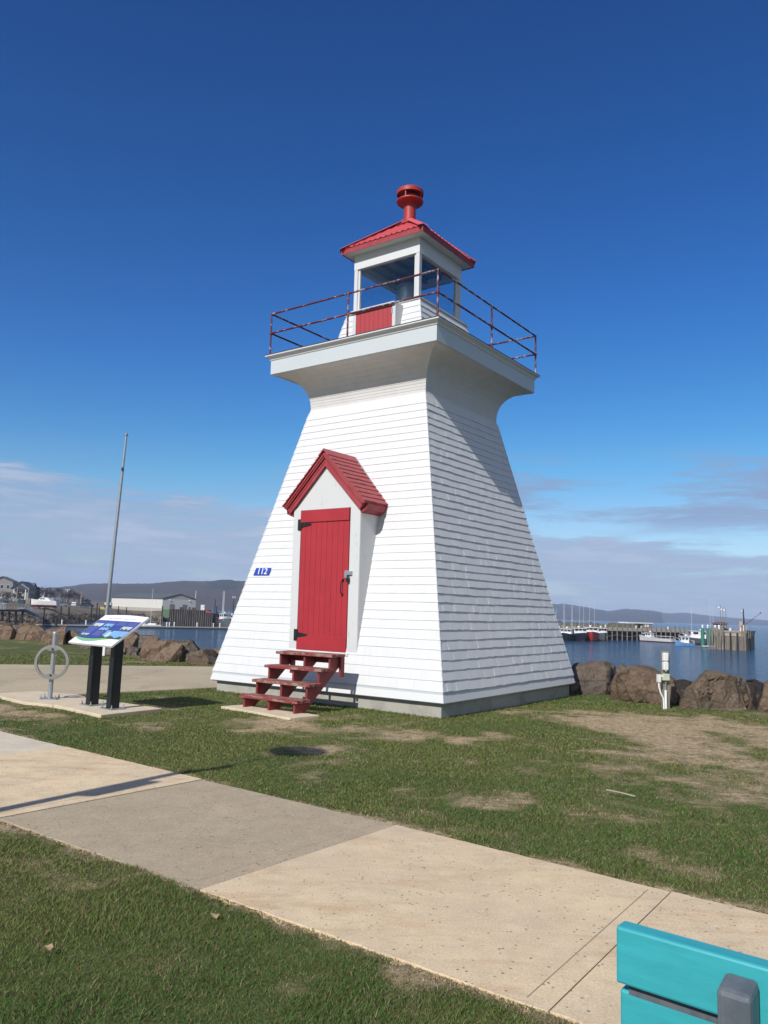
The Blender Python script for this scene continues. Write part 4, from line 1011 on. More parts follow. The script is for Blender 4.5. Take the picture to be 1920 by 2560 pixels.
b=MB();b.tube((-.045,-.05,.34),(-.045,-.05,.46),.014);b.lathe([(.012,0),(.026,.02),(.026,.045),(.012,.06)],(-.045,-.05,.455),12);b.build('cable_clamp',M['steel'],ut,True)

# bench seen from behind, cut by the frame
BA=math.atan2(-.2025,.253);be=Vector((math.cos(BA),math.sin(BA),0))
bn=thing('bench','teal slatted park bench with grey cast posts, seen from behind','bench',(.566,1.926,0),BA)
LN=1.85;rec=.085
def slat(name,z0,z1,y0,mat=M['teal']):
    b=MB();b.bb((0,y0,z0),(LN,y0+.052,z1));return b.build(name,mat,bn,bevel=.006)
# backrest: local y>0 is away from the viewer
for z1,z0 in((.900,.777),(.757,.634),(.614,.50)):slat('back_slat',z0,z1,.0+(.9-z1)*.16)
b=MB()
for zg in(.767,.624):b.bb((.022,.022,zg-.016),(LN-.02,.047,zg+.018))
b.build('backrest_strip',M['grey_cast'],bn)
for k in range(3):
    b=MB();b.bb((0,.12+k*.135,.415),(LN,.245+k*.135,.455));b.build('seat_slat',M['teal'],bn,bevel=.009)
for x in(.275,LN-.275):
    b=MB();b.hexa([(x-.034,-.075,.02),(x+.034,-.075,.02),(x+.034,-.006,.02),(x-.034,-.006,.02),(x-.034,-.073,.862),(x+.034,-.073,.862),(x+.034,-.003,.876),(x-.034,-.003,.876)]);b.build('back_post',M['grey_cast'],bn,bevel=.011)
    b=MB();b.bb((x-.03,-.01,.36),(x+.03,.50,.413));b.bb((x-.03,.44,0),(x+.03,.50,.36));b.bb((x-.05,-.10,.0),(x+.05,.56,.03));b.build('leg_frame',M['grey_cast'],bn,bevel=.01)

# lamp post standing just outside the left edge; its shadow falls across the pavement
lsd=sd/-sd.z;HL=5.5
LB=Vector((-.86-lsd.x*HL,9.25-lsd.y*HL,0))
lp=thing('street_lamp','slim dark lamp post with a flat round lantern, standing left of the pavement','street lamp',LB)
b=MB();b.tube((0,0,0),(0,0,2.4),.075,.065,16);b.tube((0,0,2.4),(0,0,4.6),.06,.05,14);b.tube((0,0,4.6),(0,0,5.45),.012,.012,10);b.build('pole',M['black'],lp,True)
b=MB();b.lathe([(.10,5.36),(.30,5.42),(.34,5.46),(.20,5.54),(.05,5.60),(.01,5.61)],(0,0,0),24);b.build('lantern',M['black'],lp,True)
b=MB();b.box((.10,-.02,3.45),(.16,.05,.55));b.build('notice_board',M['black'],lp)

# twig and leaves on the turf
b=MB();p0=dl(1310,1706,.045);p1=dl(1340,1712,.05);p2=dl(1372,1720,.03);b.path([p0,p1,p2],.006,6)
o=b.build('stick',plain('pale_stick',(.42,.37,.28,1),.8));tag(o,'pale bent stick lying on the grass','stick')
for i,(x,y) in enumerate(((105,2045),(465,1977),(1545,2060))):
    p=dl(x,y,.05);b=MB();
    V=[p+Vector((math.cos(t)*.022,math.sin(t)*.014,.012*math.sin(t*2+i))) for t in [k*math.pi/3 for k in range(6)]]
    b.prism(V,(0,0,-.003));o=b.build('dry_leaf',M['leaf']);tag(o,['curled tan dry leaf on the near grass by the left edge of the photo','tan dry leaf on the grass just below the pavement edge','tiny pale scrap on the grass beyond the right end of the pavement'][i],'leaf')

# ------------------------------------------------------------------ far left shore
HZ=lambda x:1504+(x-240)*.0347                            # horizon row, for distances
def shoreline():
    kx=[-700,-250,0,130,229,330,372,392,410];kt=[170,185,200,206,258,335,345,250,243];kb=[215,225,240,246,300,352,362,262,250];kz=[-.4,-.4,-.5,-.6,-1.2,-2.0,-2.0,-2.0,-2.1]
    cols=np.linspace(-700,410,150);V=[];rows=[]
    r3=random.Random(8)
    for x in cols:
        t,bk,zt=np.interp(x,kx,kt),np.interp(x,kx,kb),np.interp(x,kx,kz)
        d=at_dist(x,1500,1.0);dx=d.x
        prof=[(t-6,-6.5),(t,-5.05),(t+(bk-t)*.25,-5+(zt+5)*.42),(t+(bk-t)*.5,-5+(zt+5)*.62),(t+(bk-t)*.75,-5+(zt+5)*.8),(bk,zt),(bk+30,zt+.1),(bk+75,zt+.25),(bk+120,zt+.6),(bk+170,zt+2.2),(bk+260,zt+3),(bk+420,zt-8)]
        for i,(Y,z) in enumerate(prof):
            n=(r3.random()-.5)*(.5 if 0<i<6 else .1)
            V.append((dx*Y,Y,z+n))
    k=12;n=len(cols);I=np.arange(n*k).reshape(n,k)
    Q=np.stack([I[:-1,:-1],I[1:,:-1],I[1:,1:],I[:-1,1:]],-1).reshape(-1,4)
    o=np_mesh('shore',np.array(V),Q,M['shore'],{},True);tag(o,kind='structure')
    # loose stones on the bank, too many to count
    b=MB()
    for i in range(1500):
        x=r3.uniform(-120,402);t,bk,zt=np.interp(x,kx,kt),np.interp(x,kx,kb),np.interp(x,kx,kz)
        f=r3.random()**1.2*.48;Y=t+(bk-t)*f;d=at_dist(x,1500,1.0)
        z=np.interp(f,[0,.25,.5,.75,1],[-5.05,-5+(zt+5)*.42,-5+(zt+5)*.62,-5+(zt+5)*.8,zt])
        s=r3.uniform(.25,.75);c=Vector((d.x*Y,Y,z+s*.2))
        P=[]
        for zz_ in(-1,1):
            for a in range(4):
                q=a*math.pi/2+r3.uniform(-.4,.4);rr_=s*r3.uniform(.5,1.)*(1 if zz_<0 else .7);P.append(c+Vector((rr_*math.cos(q),rr_*math.sin(q),zz_*s*r3.uniform(.3,.6))))
        b.hexa(P,r3.randint(0,2))
    o=b.build('riprap',[M['rock_shade_dark'],M['rock_grey'],M['rock_shade_dark']]);tag(o,'grey loose stones covering the far bank above the floats','stones',kind='stuff')
shoreline()
b=MB();P=[at_dist(x,1500,1.) for x in(-300,0,120,250)]
b.add([(P[0].x*290,290,-.28),(P[1].x*292,292,-.28),(P[2].x*296,296,-.33),(P[3].x*345,345,-1.0),(P[3].x*372,372,-.85),(P[2].x*345,345,-.1),(P[0].x*335,335,-.1)],[tuple(range(7))]);tag(b.build('parking_lot',M['asphalt']),kind='structure')

def at(x,y,Y):return at_dist(x,y,Y)
# warehouse
def warehouse():
    c0=at(405,1526,370);c1=at(487,1528,377);cl=at(277,1526,408)
    wh=thing('warehouse','long cream metal warehouse with grey gable end and dark low roof across the harbour','warehouse',c0)
    X=Vector((c1.x-c0.x,c1.y-c0.y,0));Y=Vector((cl.x-c0.x,cl.y-c0.y,0));ze=at(405,1495.5,370).z-c0.z;zp=at(446,1485.5,380).z-c0.z
    z0=-1.5;U=Vector((0,0,1))
    b=MB();b.add([U*z0,X+U*z0,X+U*ze,X*.5+U*zp,U*ze],[(0,1,2,3,4)]);b.build('gable_wall',M['wall_grey'],wh);b=MB();b.add([Y+U*z0,X+Y+U*z0,X+Y+U*ze,X*.5+Y+U*zp,Y+U*ze],[(4,3,2,1,0)]);b.build('gable_wall',M['wall_grey'],wh)
    b=MB();b.add([U*1.0,Y+U*1.0,Y+U*ze,U*ze],[(3,2,1,0)]);b.add([X+U*z0,X+Y+U*z0,X+Y+U*ze,X+U*ze],[(0,1,2,3)]);b.build('side_wall',M['wall_cream'],wh)
    b=MB();n=X.normalized()*-.12;b.add([U*-1.6+n,Y+U*-1.6+n,Y+U*1.0+n,U*1.0+n,U*1.0,Y+U*1.0],[(3,2,1,0),(5,2,3,4)]);b.build('base_wall',plain('grey_block_base',(.42,.39,.33,1),.9),wh)
    xo=X.normalized()*.6;yo=Y.normalized()*.6
    b=MB();t=U*.25
    for A,B in((-xo+U*(ze-.12),X*.5+U*zp),(X+xo+U*(ze-.12),X*.5+U*zp)):
        b.hexa([A-yo,B-yo,B+Y+yo,A+Y+yo,A-yo+t,B-yo+t,B+Y+yo+t,A+Y+yo+t])
    b.build('roof',M['roof_grey'],wh)
    n=-Y.normalized()*.06
    for f0,f1,h0,h1,nm in((.22,.36,.3,3.0,'loading_door'),(.61,.75,.2,3.0,'loading_door'),(.80,.86,.2,2.0,'side_door')):
        b=MB();b.hexa([X*f0+U*h0+n*2,X*f1+U*h0+n*2,X*f1+U*h0-n*.5,X*f0+U*h0-n*.5,X*f0+U*h1+n*2,X*f1+U*h1+n*2,X*f1+U*h1-n*.5,X*f0+U*h1-n*.5]);b.build(nm,M['roof_grey'],wh)
    for f in(.20,.80):
        b=MB();q=X*f+U*(ze-.6);b.tube(q,q+n*10,.10,.10,6);b.lathe([(.28,-.2),(.2,.1),(.03,.2)],tuple(q+n*11),8);b.build('flood_lamp',M['pvc'],wh)
    b=MB();b.add([X*.0+U*(ze-.1)+n,X+U*(ze-.1)+n,X*.5+U*(zp-.25)+n],[(0,1,2)]);b.build('gable_trim',M['house_grey'],wh)
warehouse()

def house(label,p,rz,w,d,ze,zp,wall,roof,wins,name='house'):
    h=thing(name,label,'house',p,rz)
    b=MB();z0=-3
    for y in(-d/2,d/2):b.add([(-w/2,y,z0),(w/2,y,z0),(w/2,y,ze),(0,y,zp),(-w/2,y,ze)],[(0,1,2,3,4)])
    for x in(-w/2,w/2):b.add([(x,-d/2,z0),(x,d/2,z0),(x,d/2,ze),(x,-d/2,ze)],[(0,1,2,3)])
    b.build('wall',wall,h)
    b=MB()
    for s in(1,-1):
        A=Vector((s*(w/2+.7),-d/2-.6,ze-.5*(zp-ze)*1.4/w));B=Vector((0,-d/2-.6,zp));L_=Vector((0,d+1.2,0));t=Vector((0,0,.4))
        b.hexa([A,B,B+L_,A+L_,A+t,B+t,B+L_+t,A+L_+t])
    b.build('roof',roof,h)
    for x,z,ww,hh in wins:
        b=MB();b.bb((x-ww/2-.12,-d/2-.05,z-hh/2-.12),(x+ww/2+.12,-d/2-.01,z+hh/2+.12));f=b.build('window',M['boat_white'],h)
        b=MB();b.bb((x-ww/2,-d/2-.09,z-hh/2),(x+ww/2,-d/2-.055,z+hh/2));b.build('pane',M['dark_glass'],f)
    return h
p=at(60,1492,385);h1=house('grey house with slate blue gable front and white porch columns behind bare trees',(p.x,p.y,p.z),R(10),7.6,14,3.8,6.9,M['house_grey'],M['house_blue'],[(-1.2,2.2,1.3,1.5),(1.2,2.2,1.3,1.5),(-1.2,-.4,1.3,1.5),(1.2,-.4,1.3,1.5)])
b=MB()
for x in(-2.6,2.6):b.box((x,-8.2,.5),(.35,.35,6.4))
b.build('porch_column',M['boat_white'],h1) if False else None
for x in(-2.6,2.6):
    b=MB();b.box((x,-8.2,.2),(.35,.35,6.6));b.build('porch_column',M['boat_white'],h1)
b=MB();b.prism([(-3.4,-8.4,3.5),(3.4,-8.4,3.5),(0,-8.4,5.6)],(0,1.6,0));b.build('porch_gable',M['house_blue'],h1)
p=at(8,1490,400);house('tall grey house with white trimmed upper storey at the far left edge',(p.x,p.y,p.z),R(14),10,10,7.2,9.4,M['house_grey'],M['roof_grey'],[(-2.6,4.6,1.4,1.7),(0,4.6,1.4,1.7),(2.8,4.6,1.4,1.7),(-2.6,1,1.4,1.7),(2.8,1,1.4,1.7)])
p=at(36,1486,430);house('low house with long grey roof between the two taller grey ones',(p.x,p.y,p.z),R(95),8,20,3.2,6.2,M['house_grey'],M['roof_grey'],[(-1.5,1.5,1.2,1.4),(1.5,1.5,1.2,1.4)])

# bare trees with one evergreen
def bare_tree(label,p,h,mat,seed,spread=.9,group='bare trees by the harbour road',trunk=True):
    r=random.Random(seed);t=thing('bare_tree',label,'tree',p,r.uniform(0,6),group)
    b=MB();tw=MB();cnt=[0]
    def grow(q,d,l,rad,dep):
        e=q+d*l;(b if dep<2 else tw).tube(q,e,rad,rad*.65,5 if dep<2 else 3,cap=False)
        cnt[0]+=1
        if dep>=6 or cnt[0]>1500:return
        for k in range(3 if dep else 5):
            nd=(d+Vector((r.uniform(-1,1),r.uniform(-1,1),r.uniform(-.35,.75)))*spread).normalized()
            grow(q.lerp(e,r.uniform(.5,1)),nd,l*r.uniform(.58,.82),max(rad*.58,.034),dep+1)
    grow(Vector((0,0,-.5)),Vector((r.uniform(-.1,.1),r.uniform(-.1,.1),1)),h*.30,h*.018,0)
    b.build('trunk',mat,t);tw.build('crown',mat,t);return t
tl=[(12,1512,348,7.5,'bark','bare tree in front of the tall house at the far left edge'),(30,1512,345,7,'bark','bare tree beside the leftmost light pole'),(48,1508,352,6.2,'bark_red','low reddish bare tree before the slate blue gable house'),
(80,1511,362,7.6,'bark','bare tree just left of the dark evergreen'),(104,1510,372,10.5,'bark','tallest bare tree right of the dark evergreen'),(122,1511,366,8.6,'bark','bare tree behind the bow of the white motor boat'),(138,1511,370,9.4,'bark','bare tree behind the cabin of the white motor boat'),
(154,1512,366,8.8,'bark','bare tree behind the stern of the white motor boat'),(168,1512,372,9.0,'bark','bare tree left of the street light on the hillside'),(184,1513,368,7.4,'bark_red','reddish bare tree above the parked pickup'),(200,1514,366,6.6,'bark_red','reddish bare tree beside the lone utility pole'),(214,1515,372,5.2,'bark_red','lowest reddish bare tree at the right end of the row')]
for i,(x,y,Y,h,mt,lab) in enumerate(tl):bare_tree(lab,at(x,y,Y),h*1.15,M[mt],60+i,.95)
def evergreen(label,p,h,seed):
    r=random.Random(seed);t=thing('evergreen_tree',label,'tree',p)
    b=MB();b.tube((0,0,-.5),(0,0,h),h*.025,.03,8);b.build('trunk',M['bark'],t)
    b=MB()
    for i in range(1500):
        f=r.random()**.8;z=h*(.10+.9*f);rad=h*.30*(1-f*.72)*(.85+.35*math.sin(f*21+r.random()))*r.random()**.4;a=r.uniform(0,6.283)
        c=Vector((rad*math.cos(a),rad*math.sin(a),z-rad*.12));s=r.uniform(.25,.6)
        d1=Vector((math.cos(a),math.sin(a),r.uniform(-.5,.1))).normalized();d2=d1.cross(Vector((r.uniform(-.4,.4),r.uniform(-.4,.4),1))).normalized()
        b.add([c-d1*s-d2*s*.4,c+d1*s,c-d1*s*.6+d2*s*.5],[(0,1,2)])
    b.build('crown',M['conifer'],t)
evergreen('dark dense evergreen tree standing among the bare ones',at(92,1509,358),7.4,4)
def shrub(label,p,w,h,mat,seed):
    r=random.Random(seed);t=thing('shrub',label,'shrub',p,0,'low brush along the harbour road')
    b=MB()
    for i in range(420):
        a=r.uniform(0,6.283);rr_=w*.5*math.sqrt(r.random());z=h*r.random()*(1-(rr_/(w*.5))**2*.7)
        c=Vector((rr_*math.cos(a),rr_*.5*math.sin(a),z));d=Vector((r.uniform(-1,1),r.uniform(-1,1),r.uniform(.2,1))).normalized();s=r.uniform(.15,.4)
        b.add([c-d.orthogonal()*.06,c+d.orthogonal()*.06,c+d*s*2],[(0,1,2)])
    for i in range(25):
        a=r.uniform(0,6.283);b.tube((r.uniform(-.3,.3)*w,0,-.3),(w*.4*math.cos(a),w*.2*math.sin(a),h*r.uniform(.6,1)),.03,.01,3,cap=False)
    b.build('foliage',mat,t)
for i,(x,y,Y,w,h,lab) in enumerate([(22,1513,338,9,2.2,'olive brush under the bare trees at the far left'),(62,1511,342,8,2.4,'olive brush between the two tall light poles'),(100,1512,350,8,3.0,'brown brush below the dark evergreen'),(132,1513,352,10,2.6,'brown brush behind the white motor boat'),(165,1514,355,9,2.2,'dark brush behind the parked vehicles'),(205,1516,358,9,2.6,'reddish brush beyond the lone utility pole')]):shrub(lab,at(x,y,Y),w,h,M['bush'],80+i)

def lightpole(label,x,y0,y1,Y,arm=True,mat='wood_deck',name='utility_pole',cat='pole'):
    a=at(x,y1,Y);h=at(x,y0,Y).z-a.z;t=thing(name,label,cat,a)
    b=MB();b.tube((0,0,-1),(0,0,h),.20,.13,8);b.build('pole',M[mat],t)
    if arm:
        b=MB();b.box((.0,-.2,h-.5),(1.6,.12,.14));b.build('crossarm',M['wood_grey'],t)
    return t
lightpole('pale utility pole nearest the left edge',3,1474,1506,320);lightpole('pale utility pole left of the slate blue gable',40,1467,1512,325,False);lightpole('pale utility pole in front of the gable porch',68,1469,1512,325,False)
lightpole('thin utility pole standing beside the parked pickup',201,1479,1514,335)
t=lightpole('twin headed street light against the brown hillside',167,1475,1500,390,False,'pvc','street_light','street light')
b=MB();b.box((0,0,5.0),(1.9,.1,.1));b.box((-.8,0,5.05),(.7,.3,.18));b.box((.8,0,5.05),(.7,.3,.18));b.build('lamp_arm',M['pvc'],t)

# vehicles in the lot
def car(label,x,y,Y,rz,body,kind):
    p=at(x,y,Y);t=thing('parked_car' if kind!='pickup' else 'parked_pickup',label,'car' if kind!='pickup' else 'pickup',p,rz,'vehicles parked by the harbour road')
    L_,W2=(4.6,.9) if kind!='pickup' else (5.6,.98)
    pr=[(-L_/2,.35),(L_/2,.35),(L_/2,.85),(L_/2-.9,1.0),(L_/2-1.0,1.02),(-L_/2,1.02)]
    b=MB();b.prism([(a,-W2,z) for a,z in pr],(0,2*W2,0));b.build('body',body,t,bevel=.08)
    cb_=[(-L_/2+.3,1.0),(L_/2-1.3,1.0),(L_/2-2.0,1.62),(-L_/2+.8,1.62)] if kind=='car' else ([(-.3,1.0),(L_/2-1.4,1.0),(L_/2-2.1,1.80),(-.2,1.80)] if kind=='pickup' else [(-L_/2+.1,1.0),(L_/2-1.2,1.0),(L_/2-1.9,1.85),(-L_/2+.25,1.85)])
    b=MB();b.prism([(a,-W2*.86,z) for a,z in cb_],(0,2*W2*.86,0));b.build('cabin',body,t,bevel=.06)
    b=MB();b.prism([(a*.97+.02,-W2*.88,1.06+(z-1)*.82) for a,z in cb_],(0,2*W2*.88,0));b.build('window',M['dark_glass'],t)
    for sx_ in(-L_*.31,L_*.31):
        for sy in(-W2,W2):
            b=MB();b.tube((sx_,sy-.1,.34),(sx_,sy+.1,.34),.34,.34,14);wv=b.build('wheel',M['rubber'],t);b=MB();b.tube((sx_,sy-.115,.34),(sx_,sy+.115,.34),.17,.17,10);b.build('rim',M['car_grey'],wv)
car('silver grey pickup parked facing the harbour below the bare trees',184,1516.3,322,R(-70),M['car_white'],'pickup')
car('dark blue car parked right of the lone utility pole',208,1517,322,R(-60),M['car_blue'],'car')
car('dark suv parked farther right in the row beyond the utility pole',221,1517.5,330,R(-30),M['car_blue'],'suv')
car('pale grey car parked behind the stern of the white motor boat',155,1515.3,330,R(10),M['car_grey'],'car')
p=at(270,1522,330);t=thing('box_trailer','white and dark blue box trailer beside the cream warehouse wall','trailer',p,R(12))
b=MB();b.bb((-1.3,-2,.6),(1.3,2,1.6));b.build('lower_body',M['boat_navy'],t);b=MB();b.bb((-1.3,-2,1.605),(1.3,2,2.6));b.build('upper_body',M['boat_white'],t)
for x in(-1.2,1.2):b=MB();b.tube((x-.1,0,.38),(x+.1,0,.38),.38,.38,12);b.build('wheel',M['rubber'],t)
p=at(257,1523.5,330);b=MB();b.prism([(-1.3,-.6,0),(1.3,-.6,0),(1.1,-.6,.9),(-1.0,-.6,1.0)],(0,1.2,0));o=b.build('fuel_tank',M['yellow'],bevel=.15);o.location=p;tag(o,'small yellow tank on the bank left of the warehouse','tank')
p=at(54,1512,318);t=thing('dumpster','dark teal dumpster at the roadside under the light poles','dumpster',p);b=MB();b.bb((-1.2,-.9,.1),(1.2,.9,1.9));b.build('bin',M['boat_teal'],t);b=MB();b.bb((-1.25,-.95,1.905),(1.25,.95,2.0));b.build('lid',M['black'],t)
p=at(70,1513,316);t=thing('utility_box','pale grey utility cabinet beside the porch pole','cabinet',p);b=MB();b.bb((-.8,-.5,0),(.8,.5,2.6));b.build('housing',M['wood_deck'],t);b=MB();b.bb((-.7,-.55,.2),(.7,-.505,2.4));b.build('door',M['wood_grey'],t)

# ------------------------------------------------------------------ boats
def hull(b,L_,B_,D,draft,sheer=.5,flare=.25,mi=0):
    n=13;m=6;V=[]
    for i in range(n):
        t=i/(n-1);x=-L_/2+L_*t
        hb=B_/2*(.82+.18*min(1,t*3))*(1-max(0,(t-.55)/.45)**2.2)
        top=D+sheer*max(0,(t-.35)/.65)**2
        for j in range(m):
            s=j/(m-1);y=hb*(.25+.75*s**.6)*(1 if j else 0)
            if t>.55:y*=(1-flare*(t-.55)/.45*(1-s))
            z=-draft+(top+draft)*s**1.35
            V.append((x+(t>.8)*(t-.8)/.2*.55*s*(L_*.06),y,z))
    V2=V+[(x,-y,z) for x,y,z in V];o=len(V)
    F=[]
    for i in range(n-1):
        for j in range(m-1):
            a=i*m+j;F.append((a,a+m,a+m+1,a+1));F.append((o+a,o+a+1,o+a+m+1,o+a+m))
    for i in range(n-1):                                      # deck
        a=i*m+m-1;F.append((a,a+m,o+a+m,o+a))
    F.append(tuple(range(m))+tuple(range(o+m-1,o,-1)))        # transom
    b.add(V2,F,mi)
def fishing_boat(label,p,head,L_,B_,hm,house=(0.05,.30,2.3),masts=(),aft=False,trim='boat_white',D=1.5,extras=None,group=None,cat='fishing boat',name='fishing_boat',boot=True):
    t=thing(name,label,cat,(p.x,p.y,WZ),head,group)
    b=MB();hull(b,L_,B_,D,.6,.8);b.build('hull',M[hm],t,True)
    if boot:
        b=MB();hull(b,L_*1.004,B_*1.012,.28,.4,0);b.build('waterline_band',M['boot_red'],t)
    b=MB();hull(b,L_*1.008,B_*1.03,D+.10,-D+.02,.82);b.build('rub_rail',M[trim],t)
    x0,x1=L_*house[0],L_*house[1];hh=house[2];w=B_*.34
    b=MB();P=[(x0,D-.1),(x1+.2,D-.1),(x1-.1,D+hh*.62),(x1+.15,D+hh),(x0,D+hh)];b.prism([(x,-w,z) for x,z in P],(0,2*w,0))
    wh=b.build('wheelhouse',M['boat_white'],t,bevel=.05)
    b=MB();b.bb((x0-.35,-w-.2,D+hh+.004),(x1+.45,w+.2,D+hh+.13));b.build('roof',M['boat_white'],wh,bevel=.03)
    for k in range(3):
        y=(-1+k)*w*.62;b=MB();b.prism([(x1-.02,y-w*.24,D+hh*.64),(x1+.14,y-w*.24,D+hh*.93),(x1+.14,y+w*.24,D+hh*.93),(x1-.02,y+w*.24,D+hh*.64)],(.05,0,0));b.build('window',M['dark_glass'],wh)
    for s in(1,-1):
        for k in range(2):
            xa=x0+(x1-x0)*(.15+.42*k);b=MB();b.bb((xa,s*(w+.005),D+hh*.60),(xa+(x1-x0)*.28,s*(w+.04),D+hh*.90));b.build('window',M['dark_glass'],wh)
    for (mx,my,mh,mr) in masts:
        b=MB();b.tube((mx*L_,my*B_,D),(mx*L_,my*B_,D+mh),mr,mr*.6,6);b.build('mast',M['boat_white'],t)
    b=MB();b.lathe([(.02,-.25),(.28,-.2),(.3,0),(.2,.22),(.02,.28)],(x0+.4*(x1-x0),0,D+hh+.5),12);b.build('radar_dome',M['boat_white'],t,True)
    b=MB()
    for s in(1,-1):b.path([(-L_*.46,s*B_*.40,D+.05),(-L_*.46,s*B_*.40,D+.75),(x0-.6,s*B_*.43,D+.75)],.04,5)
    b.path([(L_*.22,B_*.36,D+.2),(L_*.30,B_*.28,D+1.1),(L_*.47,0,D+1.5),(L_*.30,-B_*.28,D+1.1),(L_*.22,-B_*.36,D+.2)],.04,5);b.build('handrail',M['boat_white'],t)
    if extras:
        b=MB();r=random.Random(int(L_*100));
        for k in range(extras):
            c=(r.uniform(-.42,house[0]-.04)*L_,r.uniform(-.3,.3)*B_,D+.25);b.box(c,(r.uniform(.4,1.1),r.uniform(.4,1.1),r.uniform(.4,1.1)),r.uniform(0,1))
        b.build('deck_gear',M['orange'],t)
    return t
def onw(x,y):return on_level(x,y,WZ)
def toward(p):return math.atan2(-p.y,-p.x)
# right hand wharf fleet
p=onw(1474,1601.5);fishing_boat('bright red fishing boat lying bow on against the long wharf',p,toward(p)+.12,13,5.6,'boat_red',(.02,.28,1.9),((-.05,.28,9.6,.038),(-.05,.0,9.8,.038),(-.05,-.30,9.4,.038)),D=2.0,extras=6)
p=onw(1443,1601.3);fishing_boat('dark navy fishing boat with white wheelhouse left of the red one',p,toward(p)+.3,13,5.4,'boat_navy',(.0,.24,1.9),((-.1,.2,9.6,.038),(-.1,-.2,9.4,.038)),D=1.7,extras=5)
p=onw(1419,1601);fishing_boat('teal black fishing boat at the left end of the wharf fleet',p,toward(p)-.2,12,4.8,'boat_teal',(.0,.24,1.8),((-.1,.2,9.2,.038),(-.1,-.25,9.5,.038)),D=1.5,extras=7)
p=onw(1399,1600);fishing_boat('boat with orange gear half hidden by the edge of the lighthouse wall',p,toward(p)-.1,12,4.8,'boat_grey',(.0,.24,1.8),((-.1,.2,9.0,.038),(.1,-.2,8.0,.038)),D=1.5,extras=8)
p=onw(1499,1600.5);fishing_boat('grey fishing boat tucked in behind the red one',p,toward(p)+.3,10,3.9,'boat_grey',(.0,.30,2.0),((-.2,.2,3.5,.06),),D=1.7,extras=4)
p=onw(1642,1604.2);q0=onw(1601,1602.6);q1=onw(1683,1607.2);d=(q0-q1);fishing_boat('long low white boat with maroon waterline moored along the wharf',(q0+q1)/2,math.atan2(d.y,d.x),d.length,3.1,'boat_white',(.12,.30,1.5),(),D=1.15,name='lobster_boat')
p=onw(1713,1614.6);fishing_boat('small sky blue boat with white cabin left of the green posts',p,math.atan2(.3,-1),5.0,2.2,'boat_blue',(-.2,.22,1.7),((-.1,.1,3.0,.05),),D=.7,boot=False)
p=onw(1744,1610.5);fishing_boat('large white fishing vessel with several masts behind the green posts',p,math.atan2(.25,-1),10.5,4.2,'boat_grey',(-.28,.20,2.2),((-.42,.2,11.4,.04),(-.36,-.1,12.6,.045),(.16,.1,10.2,.042)),D=1.7,extras=3)
# the timber wharf they lie against
def wharf():
    a=onw(1372,1597.0);c=onw(1722,1604.2);d=Vector((c.x-a.x,c.y-a.y,0));Lw=d.length;rz=math.atan2(d.y,d.x)
    t=thing('timber_wharf','long timber wharf on tall piles behind the red and white boats','wharf',(a.x,a.y,0),rz)
    zt=at(1560,1568.5,285).z
    b=MB();b.bb((0,.4,zt-.5),(Lw,15,zt));b.build('deck',M['wood_deck'],t)
    b=MB();b.bb((0,.05,zt-.95),(Lw,.395,zt+.12));b.build('edge_beam',M['wood_deck'],t)
    b=MB();b.bb((0,2.6,WZ-1.5),(Lw,3.0,zt-.51));b.build('shade_back_wall',plain('under_deck_shade_black',(.006,.007,.010,1),.9),t)  # near-black sheet, paints the shade under the deck
    n=int(Lw/2.0)
    for k in range(n+1):
        b=MB();x=k*Lw/n;b.tube((x,-.12,WZ-1.5),(x,-.12,zt+1.0+.25*((k*5)%3)),.19,.16,8);b.build('pile',M['wood_grey'],t)
    b=MB();b.path([(x,-.2,zt-2.2-.5*math.sin(x*.35)**2) for x in np.linspace(Lw*.3,Lw*.62,24)],.05,5);b.build('mooring_rope',M['wood_deck'],t)
    for x in(.40,.62,.66,.86):
        b=MB();b.lathe([(.22,0),(.22,.7),(.28,.75),(.2,.9),(.02,.95)],(Lw*x,1.2,zt),10);b.build('bollard',M['boat_white'],t)
    # breakwater of stone beyond it
    r=random.Random(3);V=[];n=60
    for i in range(n):
        x=-30+(Lw*.88+30)*i/(n-1)
        for y,z in((13,zt-2.5),(15.5,.1),(17.5,.35),(21,-1.5),(28,-6)):V.append((x+r.uniform(-.6,.6),y+r.uniform(-.6,.6),z+r.uniform(-.45,.35)))
    I=np.arange(n*5).reshape(n,5);Q=np.stack([I[:-1,:-1],I[1:,:-1],I[1:,1:],I[:-1,1:]],-1).reshape(-1,4)
    o=np_mesh('breakwater',np.array(V),Q,rock_mat('mossy_breakwater',(.10,.11,.08,1),(.16,.165,.13,1),(.08,.10,.05,1)));o.parent=None;o.matrix_world=Matrix.Translation((a.x,a.y,0))@Matrix.Rotation(rz,4,'Z');tag(o,'grey green stone breakwater mound behind the long wharf','breakwater',kind='structure')
    x=Lw*.80
    s=thing('wharf_shed','white flat roofed shed at the right end of the long wharf','shed',Matrix.Translation((a.x,a.y,0))@Matrix.Rotation(rz,4,'Z')@Vector((x,9,zt)),rz)
    b=MB();b.bb((-2,-2,0),(2,2,1.6));b.build('wall',M['wood_grey'],s);b=MB();b.bb((-9,-2.2,1.605),(2.3,2.2,1.95));b.build('roof',M['boat_white'],s);b=MB();b.bb((-1.2,-2.06,.5),(.4,-2.005,1.3));b.build('window',M['sign_white'],s)
    for xx in(-8.6,-5.5):b=MB();b.box((xx,0,.8),(.2,.2,1.6));b.build('post',M['wood_grey'],s)
wharf()
